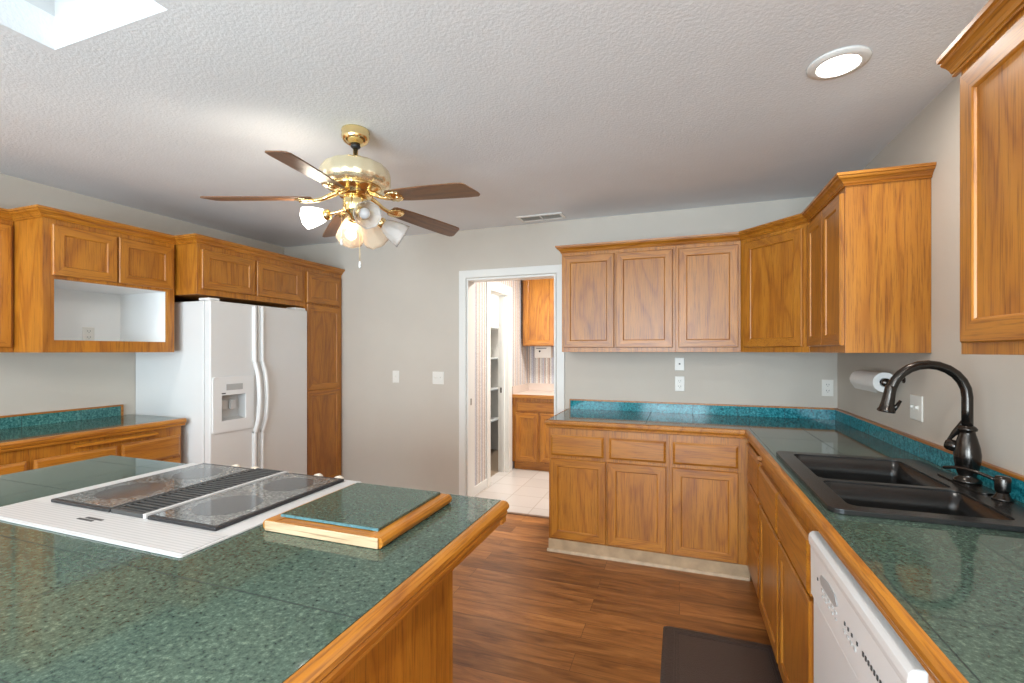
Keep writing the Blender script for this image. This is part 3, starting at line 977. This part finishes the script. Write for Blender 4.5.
# valve and lever on the far-left side of the body
vd = Vector((-.70, .60, .20)).normalized()
vp = Vector((fx, fy, zr + .118)) + vd * .018
link('valve', lathe([(.019, 0), (.021, .02), (.020, .034), (.015, .042), (0, .044)], vp, vd), BRONZE, t, smooth=True)
l0 = vp + vd * .036
link('lever', tube([l0, l0 + Vector((.004, -.004, .02)), l0 + Vector((.016, -.014, .045)), l0 + Vector((.034, -.026, .085)), l0 + Vector((.040, -.030, .098))], [.006, .006, .010, .009, .006], 12), BRONZE, t, smooth=True)
bm = BM()
plate([(p[0], p[1]) for p in rrect(fx - .038, fx + .024, fy - .145, fy + .135, .030, 8)], [], zr + .0005, zr + .0055, bm=bm)
link('deck_plate', bm, BRONZE, t, bevel=.002)
# soap pump
sx, sy = .946, 1.882
t = thing('soap_dispenser', 'bronze soap pump with long spout beside the faucet', 'soap dispenser', (sx, sy, zr))
link('base', lathe([(0, 0), (.026, 0), (.026, .004), (.020, .010), (.016, .018), (.013, .026), (0, .026)], (sx, sy, zr + .0005)), BRONZE, t, smooth=True)
link('pump_head', lathe([(0, .0265), (.018, .0265), (.019, .032), (.019, .066), (.017, .072), (0, .074)], (sx, sy, zr)), BRONZE, t, smooth=True)
link('pump_spout', tube(smooth_path([(sx - .015, sy + .010, zr + .060), (sx - .045, sy + .045, zr + .072), (sx - .075, sy + .085, zr + .074), (sx - .098, sy + .115, zr + .066)], 5), [.0055] * 16, 10), BRONZE, t, smooth=True)

# ------------------------------------------------------------------ island
IX0, IX1, IY0, IY1 = -2.459, -.541, -.30, 1.402
SX0, SX1 = -1.935, -1.094        # range cut-out
t = thing('kitchen_island', 'large oak kitchen island in the foreground', 'kitchen island', (-1.5, .55, 0))
cx1, cx0, cy1 = -.692, -2.42, 1.362
bm = BM()
plate([(cx0, IY0 + .04), (cx1, IY0 + .04), (cx1, cy1), (SX1 + .004, cy1), (SX1 + .004, .77), (SX0 - .004, .77), (SX0 - .004, cy1), (cx0, cy1)], [], .0005, .874, bm=bm)
link('body', bm, OAK['z'], t)
Fi = Face(0, cy1, (-1, 0), (0, 1), 'x')
cab_door(t, Fi, 1.97, 2.40, .10, .84)
cab_door(t, Fi, .72, 1.07, .10, .84)
t = thing('countertop', 'green tiled island countertop in the foreground holding the white range', 'countertop', (-1.5, .55, .876), 'green tiled countertops')
bm = BM()
plate([(IX0, IY0), (IX1, IY0), (IX1, IY1), (SX1 + .002, IY1), (SX1 + .002, .764), (SX0 - .002, .764), (SX0 - .002, IY1), (IX0, IY1)], [], .8745, ZC, bm=bm)
link('tile_top', bm, TILE_ISLAND, t)
PR = [(0, .0), (0, .064), (.012, .066), (.022, .063), (.029, .056), (.030, .046), (.026, .040), (.022, .037), (.024, .030), (.022, .022), (.014, .016), (.012, .008), (.012, 0)]
pr_ = [(o, ZC + .0005 - .066 + z) for o, z in PR]
path = [(IX1 + .0003, IY0), (IX1 + .0003, IY1 - .002), ]
link('wood_edging', sweep(path, pr_, -1), OAK['y'], t)
for xa, xb in ((SX1 + .003, IX1 + .02), (IX0 + .004, SX0 - .003)):
    link('edge_rail', b_(xa, xb, cy1 + .001, IY1 - .004, .850, .8742), OAK['x'], t)

# white slide-in range
t = thing('range', 'white slide-in downdraft range with two black glass panels set in the island', 'range', (-1.52, 1.08, 0))
zt = .920
link('oven_body', b_(SX0 + .012, SX1 - .012, .775, 1.385, .02, .912), APPL_W, t)
bm = BM()
plate(rrect(SX0 - .008, SX1 + .012, .756, 1.412, .008), [], ZC + .0008, zt - .001, bm=bm)
link('top_plate', bm, RANGE_W, t, bevel=.003)
link('ribbed_panel', b_(SX0 + .0, SX1 + .004, .764, .882, zt - .0008, zt + .0006), RIBBED, t, label='white finely ribbed strip')
gl = ((SX0 + .082, -1.572), (-1.408, SX1 - .050))
for k, (a, b) in enumerate(gl):
    p = link('glass_panel', b_(a, b, .890, 1.392, zt - .0005, zt + .0095), BLACKM, t, bevel=.003, label='black speckled ceramic glass burner panel')
    g = b_(a + .010, b - .010, .902, 1.376, zt + .0096, zt + .0104)
    link('glass_surface', g, GLASS_TOP, p)
    for cy, r in ((1.035, .092), (1.265, .080)):
        bm = lathe([(0, zt + .0105), (r, zt + .0105), (r, zt + .0108), (0, zt + .0108)], ((a + b) / 2, cy, 0), n=40)
        link('burner', bm, BURNER, p)
bm = BM()
plate(rect(-1.566, -1.430, .892, 1.398), [rect(-1.560, -1.437, .904, 1.388)], zt - .0004, zt + .011, bm=bm)
gr = link('vent_grille', bm, GRILLE, t, label='slatted downdraft vent down the middle')
link('vent_shade_sheet', b_(-1.5598, -1.4372, .9042, 1.3878, zt - .0004, zt + .001), SHADOWGAP, gr)  # flat black sheet, painted shade beneath the bars
bm = BM()
n = 26
for k in range(n):
    y = .914 + (1.376 - .914) * k / (n - 1)
    box(bm, -1.559, -1.438, y - .0036, y + .0036, zt + .003, zt + .0105)
link('vent_bars', bm, GRILLE, gr)
bm = BM()
box(bm, -1.427, -1.415, .892, 1.400, zt - .0004, zt + .012)
link('vent_trim', bm, RANGE_W, gr)
bm = BM()
box(bm, -1.597, -1.532, .8245, .8325, zt + .0007, zt + .0016)
box(bm, -1.582, -1.512, .8375, .8455, zt + .0007, zt + .0016)
link('logo_mark', bm, GREYMARK, t)
link('control_fascia', b_(SX0 + .005, SX1 - .005, 1.3855, 1.418, .80, .9135), APPL_W, t, bevel=.004)
for x in (-1.72, -1.615, -1.448, -1.297, -1.200):
    small = x in (-1.448,)
    r = .011 if small else .017
    o = lathe([(0, 0), (r, 0), (r * .92, .018), (r * .62, .026), (0, .027)], (x, 1.4185, .909 if not small else .906), (0, 1, 0), n=20)
    link('knob', o, IVORY, t, smooth=True, label='ivory control knob')
link('oven_door', b_(SX0 + .012, SX1 - .012, 1.3855, 1.408, .16, .785), APPL_W, t, bevel=.006)
link('oven_handle', tube([(SX0 + .08, 1.410, .73), (SX0 + .08, 1.442, .73), (SX1 - .08, 1.442, .73), (SX1 - .08, 1.410, .73)], .009, 10), APPL_W, t, smooth=True)
link('bottom_drawer', b_(SX0 + .012, SX1 - .012, 1.3855, 1.405, .03, .15), APPL_W, t, bevel=.004)

# tile-topped board lying on the island
t = thing('cutting_board', 'green tile topped oak board lying beside the range on the island', 'cutting board', (-.87, 1.14, ZC))
bx0, bx1, by0, by1 = -1.052, -.672, .955, 1.318
z0, z1 = ZC + .001, ZC + .028
pf = [(0, z0), (.008, z0), (.014, z0 + .006), (.016, z0 + .016), (.012, z1 - .004), (.006, z1), (-.030, z1), (-.030, z0)]
link('side_rail', sweep([(bx1 - .016, by0), (bx1 - .016, by1)], pf, -1), OAK['y'], t)
link('side_rail', sweep([(bx0 + .016, by1), (bx0 + .016, by0)], pf, -1), OAK['y'], t)
bm = BM()
box(bm, bx0 + .0465, bx1 - .0465, by0 + .012, by1 - .002, z0, z1 - .002)
link('core', bm, OAK['x'], t)
link('end_grain', b_(bx0 + .012, bx1 - .012, by0 - .006, by0 - .0002, z0, z1 - .001), PINE, t, bevel=.002, label='pale bare wood front end')
link('lip', b_(bx0 + .0465, bx1 - .0465, by0 + .0002, by0 + .0118, z0, z1 - .0005), OAK['x'], t)
link('tile_inset', b_(bx0 + .030, bx1 - .036, by0 + .034, by1 - .010, z1 + .0003, z1 + .007), TILE_INSET, t)
link('tile_edge', b_(bx0 + .030, bx1 - .036, by0 + .031, by0 + .0338, z1 + .0003, z1 + .0065), TILE_RAW, t, label='raw pale blue front edge of the tile')

# ------------------------------------------------------------------ ceiling fan
AX, AY = -1.505, 1.912
t = thing('ceiling_fan', 'brass ceiling fan with five brown blades and glass lamp shades', 'ceiling fan', (AX, AY, H))
link('canopy', lathe([(0, -.0005), (.066, -.0005), (.068, -.010), (.064, -.020), (.067, -.028), (.066, -.042), (.056, -.058), (.040, -.068), (.026, -.072), (0, -.072)], (AX, AY, H)), BRASS, t, smooth=True)
link('collar', lathe([(0, -.0725), (.022, -.0725), (.024, -.082), (.016, -.090), (0, -.090)], (AX, AY, H)), BLACKM, t, smooth=True)
link('downrod', lathe([(.0125, -.0905), (.0125, -.156), (.022, -.157), (.024, -.1585)], (AX, AY, H)), BRASS, t, smooth=True)
link('motor_housing', lathe([(0, 2.322), (.02, 2.322), (.08, 2.320), (.120, 2.312), (.146, 2.298), (.158, 2.284), (.166, 2.262), (.169, 2.240), (.168, 2.225), (.160, 2.208), (.146, 2.199), (.12, 2.198), (0, 2.198)], (AX, AY, 0), n=96, flute=.016, nf=16), PALEBRASS, t, smooth=True)
link('switch_ring', lathe([(0, 2.1975), (.125, 2.1975), (.118, 2.188), (.10, 2.180), (.085, 2.165), (.075, 2.150), (0, 2.150)], (AX, AY, 0), n=36), BRASS, t, smooth=True)
link('switch_housing', lathe([(0, 2.1495), (.055, 2.1495), (.060, 2.140), (.060, 2.085), (.052, 2.070), (.030, 2.058), (.022, 2.040), (.010, 2.032), (0, 2.032)], (AX, AY, 0), n=30), BRASS, t, smooth=True)
ZB = 2.098
for k in range(5):
    ph = math.radians(68 + 72 * k)
    c, s = math.cos(ph), math.sin(ph)
    tilt = math.radians(10)
    def Q(r, w, dz=0):
        # local: r outward, w across, pitched
        y = w * math.cos(tilt)
        z = -w * math.sin(tilt) + dz + .034 - (r - .20) * .072
        return (AX + c * r - s * y, AY + s * r + c * y, ZB + z)
    out = [(.200, -.036), (.212, -.046), (.30, -.055), (.45, -.061), (.60, -.063), (.628, -.060), (.640, -.050), (.668, .030), (.668, .048), (.655, .060), (.60, .063), (.45, .061), (.30, .055), (.212, .046), (.200, .036)]
    bm = BM()
    loft([[Q(r, w, -.003) for r, w in out], [Q(r, w, .003) for r, w in out]], True, True, bm)
    # build the blade in its own frame so the grain runs along it
    me_inv = Matrix.Translation((AX, AY, ZB)) @ Matrix.Rotation(ph, 4, 'Z')
    bmesh.ops.transform(bm, matrix=me_inv.inverted(), verts=bm.verts[:])
    blade = link('blade', bm, BLADE, None, bevel=.0015)
    blade.parent = t
    blade.matrix_parent_inverse = Matrix.Translation(t.location).inverted() @ me_inv
    # bracket: curved arm and fluted medallion under the blade root
    bm = BM()
    arm = smooth_path([Vector(Q(.085, 0, .026)), Vector(Q(.12, 0, .012)), Vector(Q(.165, 0, -.006)), Vector(Q(.215, 0, -.012)), Vector(Q(.26, 0, -.010))], 5)
    tube(arm, [.012] * 8 + [.010] * (len(arm) - 8), 10, bm)
    nrm = Vector((-s * math.sin(tilt), c * math.sin(tilt), math.cos(tilt)))
    ctr = Vector(Q(.235, 0, -.0045))
    lathe([(0, 0), (.043, 0), (.044, -.004), (.036, -.009), (.022, -.007), (.016, -.013), (0, -.015)], ctr, nrm, n=44, bm=bm, flute=.06, nf=11)
    link('blade_bracket', bm, BRASS, t, smooth=True)
# lamps
Rv = Vector((math.cos(math.radians(19.705)), math.sin(math.radians(19.705)), 0))
Tv = Vector((Rv.y, -Rv.x, 0))      # towards the camera
TULIP = [(.020, 0), (.030, .010), (.040, .030), (.048, .055), (.055, .080), (.060, .105), (.062, .118)]
def lamp(ang, down, mat, lit, sc=1.0, reach=.060, zc=2.062):
    a = math.radians(ang)
    h = Rv * math.cos(a) + Tv * math.sin(a)
    dd = (h * math.cos(math.radians(down)) - Vector((0, 0, 1)) * math.sin(math.radians(down))).normalized()
    st = Vector((AX, AY, zc)) + h * .045
    nk = st + dd * reach
    lp = link('lamp_arm', tube(smooth_path([st - Vector((0, 0, -.012)), st + h * .022 + Vector((0, 0, .006)), nk], 5), .008, 10), BRASS, t, smooth=True)
    link('socket', lathe([(.010, -.012), (.024, -.006), (.027, .004), (.026, .018), (.020, .024), (0, .024)], nk, dd, n=22), BRASS, lp, smooth=True)
    bm = BM()
    prof = [(r * sc, h_ * sc + .012) for r, h_ in TULIP] 
    inner = [(r * sc - .0025, h_ * sc + .012) for r, h_ in reversed(TULIP)]
    d_, u_, w_ = frame_of(dd)
    lathe(prof + inner, nk, dd, n=40, bm=bm, flute=.03, nf=8)
    bmesh.ops.delete(bm, geom=[f for f in bm.faces if len(f.verts) > 4], context='FACES_ONLY')
    link('glass_shade', bm, mat, lp, smooth=True)
    link('bulb', lathe([(.010, .024), (.012, .036), (.022, .055), (.026, .070), (.022, .085), (.012, .094), (0, .096)], nk, dd, n=20), BULB_ON if lit else BULB_OFF, lp, smooth=True)
    if lit:
        l = bpy.data.lights.new('fan_bulb_light', 'POINT')
        l.energy = 4
        l.color = (1.0, .92, .80)
        l.shadow_soft_size = .03
        lo = bpy.data.objects.new('fan_bulb_light', l)
        lo.location = nk + dd * .122
        C.objects.link(lo)
lamp(188, 6, SHADE_LIT, True, sc=.90, reach=.098, zc=2.082)
lamp(58, 20, SHADE_DIM, False, zc=2.074)
lamp(-20, 30, SHADE_DIM, False, reach=.085, zc=2.082)
lamp(244, 32, SHADE_WARM, True, sc=1.16, reach=.036, zc=2.092)
lamp(286, 34, SHADE_WARM, False, sc=1.12, reach=.036, zc=2.086)
for (dx, dz, name) in ((-.052, 1.905, 'pull_chain'), (.036, 1.795, 'pull_chain')):
    p = Vector((AX, AY, 0)) + Rv * dx + Tv * .045
    ch = link(name, tube([(p.x, p.y, 2.075), (p.x, p.y, dz + .03)], .0014, 6), BRASS, t)
    link('chain_pull', lathe([(.003, .032), (.0055, .024), (.006, .008), (.004, 0)], (p.x, p.y, dz), n=12), APPL_W, ch, smooth=True)

# ------------------------------------------------------------------ recessed downlight and ceiling vent
t = thing('downlight', 'lit round recessed ceiling light with white trim ring above the sink', 'ceiling light', (DLX, DLY, H))
link('trim_ring', lathe([(.066, 0.004), (.066, -.010), (.074, -.013), (.100, -.006), (.103, -.0006), (.0765, -.0006), (.0765, .004)], (DLX, DLY, H), n=48), TRIMW, t, smooth=True)
link('reflector', lathe([(.0655, 0.0), (.0655, .004), (.064, .05), (.058, .055)], (DLX, DLY, H), n=40, bm=None), APPL_W, t, smooth=True)
link('lens', lathe([(0, .0), (.0648, .0), (.0648, .003), (0, .003)], (DLX, DLY, H - .004), n=40), LAMP_ON, t)
l = bpy.data.lights.new('downlight_glow', 'AREA')
l.shape = 'DISK'
l.size = .12
l.energy = 4.5
l.color = (1, .95, .88)
lo = bpy.data.objects.new('downlight_glow', l)
lo.location = (DLX, DLY, H - .008)
C.objects.link(lo)

t = thing('ceiling_vent', 'small white two-section air vent in the ceiling near the doorway', 'vent', (-1.055, 3.655, H))
v0, v1, w0, w1 = -1.245, -.868, 3.575, 3.735
link('frame', plate(rect(v0, v1, w0, w1), [rect(v0 + .025, -1.062, w0 + .025, w1 - .025), rect(-1.048, v1 - .025, w0 + .025, w1 - .025)], H - .010, H - .0006), TRIMW, t, bevel=.002)
link('duct_shade_sheet', b_(v0 + .02, v1 - .02, w0 + .02, w1 - .02, H - .0005, H - .0001), SHADOWGAP, t)  # flat black sheet on the ceiling, painted shade behind the louvres
for a, b, tl in ((v0 + .026, -1.063, .55), (-1.047, v1 - .026, -.55)):
    bm = BM()
    k = 0
    y = w0 + .03
    while y < w1 - .03:
        vs_ = [(a, y, H - .008), (b, y, H - .008), (b, y + .009, H - .0015), (a, y + .009, H - .0015)]
        vs2 = [(p[0], p[1] + .0015, p[2]) for p in vs_]
        loft([vs_, vs2], True, True, bm)
        y += .0125
    link('louvre', bm, PLATE_W, t)

# ------------------------------------------------------------------ wall plates
def wall_plate(name, F, a, z, kind, label, cat, w=.070, h=.115, mat=PLATE_W):
    q = F.P(a, 0, z)
    t = thing(name, label, cat, q, 'wall plates')
    bm = BM()
    F.nested(bm, a - w / 2, a + w / 2, z - h / 2, z + h / 2, [(0, .0005), (0, .003), (.003, .0055)])
    link('cover_plate', bm, mat, t)
    if kind == 'outlet':
        for dz in (.021, -.021):
            bm = BM()
            F.nested(bm, a - .016, a + .016, z + dz - .014, z + dz + .014, [(0, .0056), (0, .007), (.002, .0078)])
            s = link('socket', bm, mat, t)
            bm = BM()
            F.bx(bm, a - .0085, a - .006, .0079, .0083, z + dz - .002, z + dz + .008)
            F.bx(bm, a + .006, a + .0085, .0079, .0083, z + dz - .002, z + dz + .008)
            F.bx(bm, a - .002, a + .002, .0079, .0083, z + dz - .010, z + dz - .006)
            link('slots', bm, DARKSLOT, s)
    elif kind == 'jack':
        bm = BM()
        F.nested(bm, a - .006, a + .006, z - .004, z + .006, [(0, .0056), (0, .0075), (.001, .008)])
        link('jack', bm, DARKSLOT, t)
    else:
        for da in ([0] if kind == 'switch' else [-.023, .023]):
            bm = BM()
            F.nested(bm, a + da - .005, a + da + .005, z - .012, z + .012, [(0, .0056), (0, .007), (.001, .0075)])
            s = link('toggle_slot', bm, mat, t)
            bm = BM()
            F.nested(bm, a + da - .0035, a + da + .0035, z - .002, z + .010, [(0, .0076), (.0005, .016), (.001, .017)])
            link('toggle', bm, mat, s)
    return t
FB = back_face(D)
wall_plate('light_switch', FB, -2.544, 1.147, 'switch', 'single white light switch left of the double switch on the back wall', 'switch')
wall_plate('light_switch', FB, -2.090, 1.144, 'double', 'double white light switch on the back wall left of the doorway', 'switch', w=.116)
wall_plate('phone_jack', FB, .001, 1.292, 'jack', 'white phone jack plate directly beneath the upper cabinets', 'wall jack', h=.100)
wall_plate('power_outlet', FB, .002, 1.140, 'outlet', 'white power outlet below the phone jack on the back wall', 'outlet')
wall_plate('power_outlet', FB, .975, 1.134, 'outlet', 'white power outlet beside the right corner of the back wall', 'outlet')
FR = right_face(XR)
wall_plate('light_switch', FR, 2.666, 1.130, 'double', 'white switch plate on the right wall behind the faucet', 'switch', w=.118)
FN = left_face(XL + .02)
wall_plate('power_outlet', FN, 2.08, 1.508, 'outlet', 'white power outlet at the back of the empty microwave niche', 'outlet', h=.10)
tag(link('wall_anchor', lathe([(0, 0), (.006, 0), (.005, .004), (0, .005)], (XR - .0005, 1.90, 1.423 + .02), (-1, 0, 0), n=12), APPL_W), 'tiny white wall anchor on the bare wall between the right upper cabinets', 'anchor')

# ------------------------------------------------------------------ paper towels
t = thing('paper_towel_holder', 'dark metal paper towel holder fixed to the right wall', 'towel holder', (.955, 2.98, 1.23))
tx, tz = .962, 1.236
link('rod', tube([(tx, 2.795, tz), (tx, 3.165, tz)], .009, 12), BRONZE, t, smooth=True)
for y in (2.797, 3.163):
    b = link('end_knob', lathe([(0, -.010), (.016, -.010), (.021, -.004), (.021, .004), (.016, .010), (0, .010)], (tx, y, tz), (0, 1, 0), n=22), BRONZE, t, smooth=True)
    yy = y - .012 if y < 3 else y + .012
    link('bracket_arm', tube([(tx, y, tz), (tx + .03, y, tz + .012), (XR - .004, y, tz + .016)], .006, 10), BRONZE, t, smooth=True)
    link('wall_rose', lathe([(0, 0), (.018, 0), (.016, .004), (0, .005)], (XR - .0006, y, tz + .016), (-1, 0, 0), n=18), BRONZE, t, smooth=True)
bm = BM()
r = .050
n = 36
ring_o, ring_i = [], []
loops = []
for rr, y in ((.022, 2.815), (r, 2.815), (r, 3.150), (.022, 3.150)):
    loops.append([(tx + rr * math.cos(2 * PI * k / n), y, tz + rr * math.sin(2 * PI * k / n)) for k in range(n)])
loops.append(loops[0])
vl = [[bm.verts.new(p) for p in l] for l in loops[:-1]]
for a, b in ((0, 1), (1, 2), (2, 3), (3, 0)):
    bridge(bm, vl[a], vl[b])
roll = tag(link('paper_towel_roll', bm, PAPER, smooth=False), 'white paper towel roll hanging on the dark wall holder', 'paper towel')
bm = BM()
pts = [(tx - r * math.cos(a) - .0008, tz - r * math.sin(a)) for a in [math.radians(q) for q in range(-10, 50, 10)]]
pts += [(pts[-1][0] + .014, pts[-1][1] - .022)]
loft([[(x, y, z) for x, z in pts] + [(x - .0008, y, z) for x, z in reversed(pts)] for y in (2.83, 3.149)], True, True, bm)
link('loose_sheet', bm, PAPER, roll)

# ------------------------------------------------------------------ floor mat
t = thing('floor_mat', 'dark brown rubber mat on the floor before the sink cabinet', 'floor mat', (.19, 2.0, 0))
mx0, mx1, my0, my1 = -.077, .455, 1.58, 2.492
bm = BM()
loft([[(x, y, .0005) for x, y in rrect(mx0, mx1, my0, my1, .02)], [(x, y, .008) for x, y in rrect(mx0 + .01, mx1 - .01, my0 + .01, my1 - .01, .02)], [(x, y, .012) for x, y in rrect(mx0 + .022, mx1 - .022, my0 + .022, my1 - .022, .015)]], True, True, bm)
link('base', bm, RUBBER, t)
link('centre_field', b_(mx0 + .075, mx1 - .075, my0 + .075, my1 - .075, .0121, .0145), RUBBER2, t, bevel=.002)
bm = BM()
for ins in (.052, .064):
    plate(rect(mx0 + ins, mx1 - ins, my0 + ins, my1 - ins), [rect(mx0 + ins + .004, mx1 - ins - .004, my0 + ins + .004, my1 - ins - .004)], .0121, .0135, bm=bm)
link('raised_border', bm, RUBBER2, t)

# ------------------------------------------------------------------ laundry room furniture
t = thing('laundry_base_cabinet', 'orange oak base cabinet seen through the doorway', 'base cabinet', (-1.3, 5.5, 0))
LF = 5.20
F = back_face(LF)
link('body', b_(LX + .001, -.55, LF, LB - .001, .09, .845), OAK['z'], t, bevel=.001)
link('toe_kick', b_(LX + .02, -.55, LF + .03, LB - .001, .0005, .0895), OAK['x'], t)
cab_drawer(t, F, -1.80, -1.27, .685, .800)
cab_door(t, F, -1.812, -1.542, .105, .668)
cab_door(t, F, -1.512, -1.24, .105, .668)
cab_drawer(t, F, -1.23, -.58, .685, .800)
cab_door(t, F, -1.21, -.92, .105, .668)
t = thing('laundry_countertop', 'pale laminate countertop on the laundry base cabinet', 'countertop', (-1.3, 5.5, .846))
link('top', b_(LX + .001, -.53, LF - .020, LB - .001, .846, .884), LAMINATE, t)
link('front_edging', b_(LX + .001, -.53, LF - .034, LF - .0202, .842, .883), OAK['x'], t, bevel=.003)
bm = BM()
plate([(LX + .001, LF - .02), (LX + .018, LF - .02), (LX + .018, LB - .018), (-.53, LB - .018), (-.53, LB - .001), (LX + .001, LB - .001)], [], .8845, .975, bm=bm)
link('backsplash', bm, LAMINATE, t)
t = thing('laundry_wall_cabinet', 'orange oak upper cabinet seen through the doorway', 'wall cabinet', (-1.3, 5.6, 1.45))
link('body', b_(-1.825, -.60, 5.49, LB - .001, 1.452, 2.40), OAK['z'], t, bevel=.001)
F = back_face(5.49)
cab_door(t, F, -1.805, -1.425, 1.462, 2.38)
cab_door(t, F, -1.385, -1.0, 1.462, 2.38)
t = thing('wall_dispenser', 'small white box hanging under the laundry upper cabinet', 'dispenser', (-1.62, 5.74, 1.30))
link('case', b_(-1.738, -1.520, 5.70, LB - .001, 1.305, 1.4515), PLATE_W, t, bevel=.008)
link('slot', b_(-1.715, -1.58, 5.6985, 5.6998, 1.422, 1.430), GREYMARK, t)
link('button', lathe([(0, 0), (.012, 0), (.011, .006), (0, .008)], (-1.668, 5.6995, 1.388), (0, -1, 0), n=14), DARKSLOT, t, smooth=True)
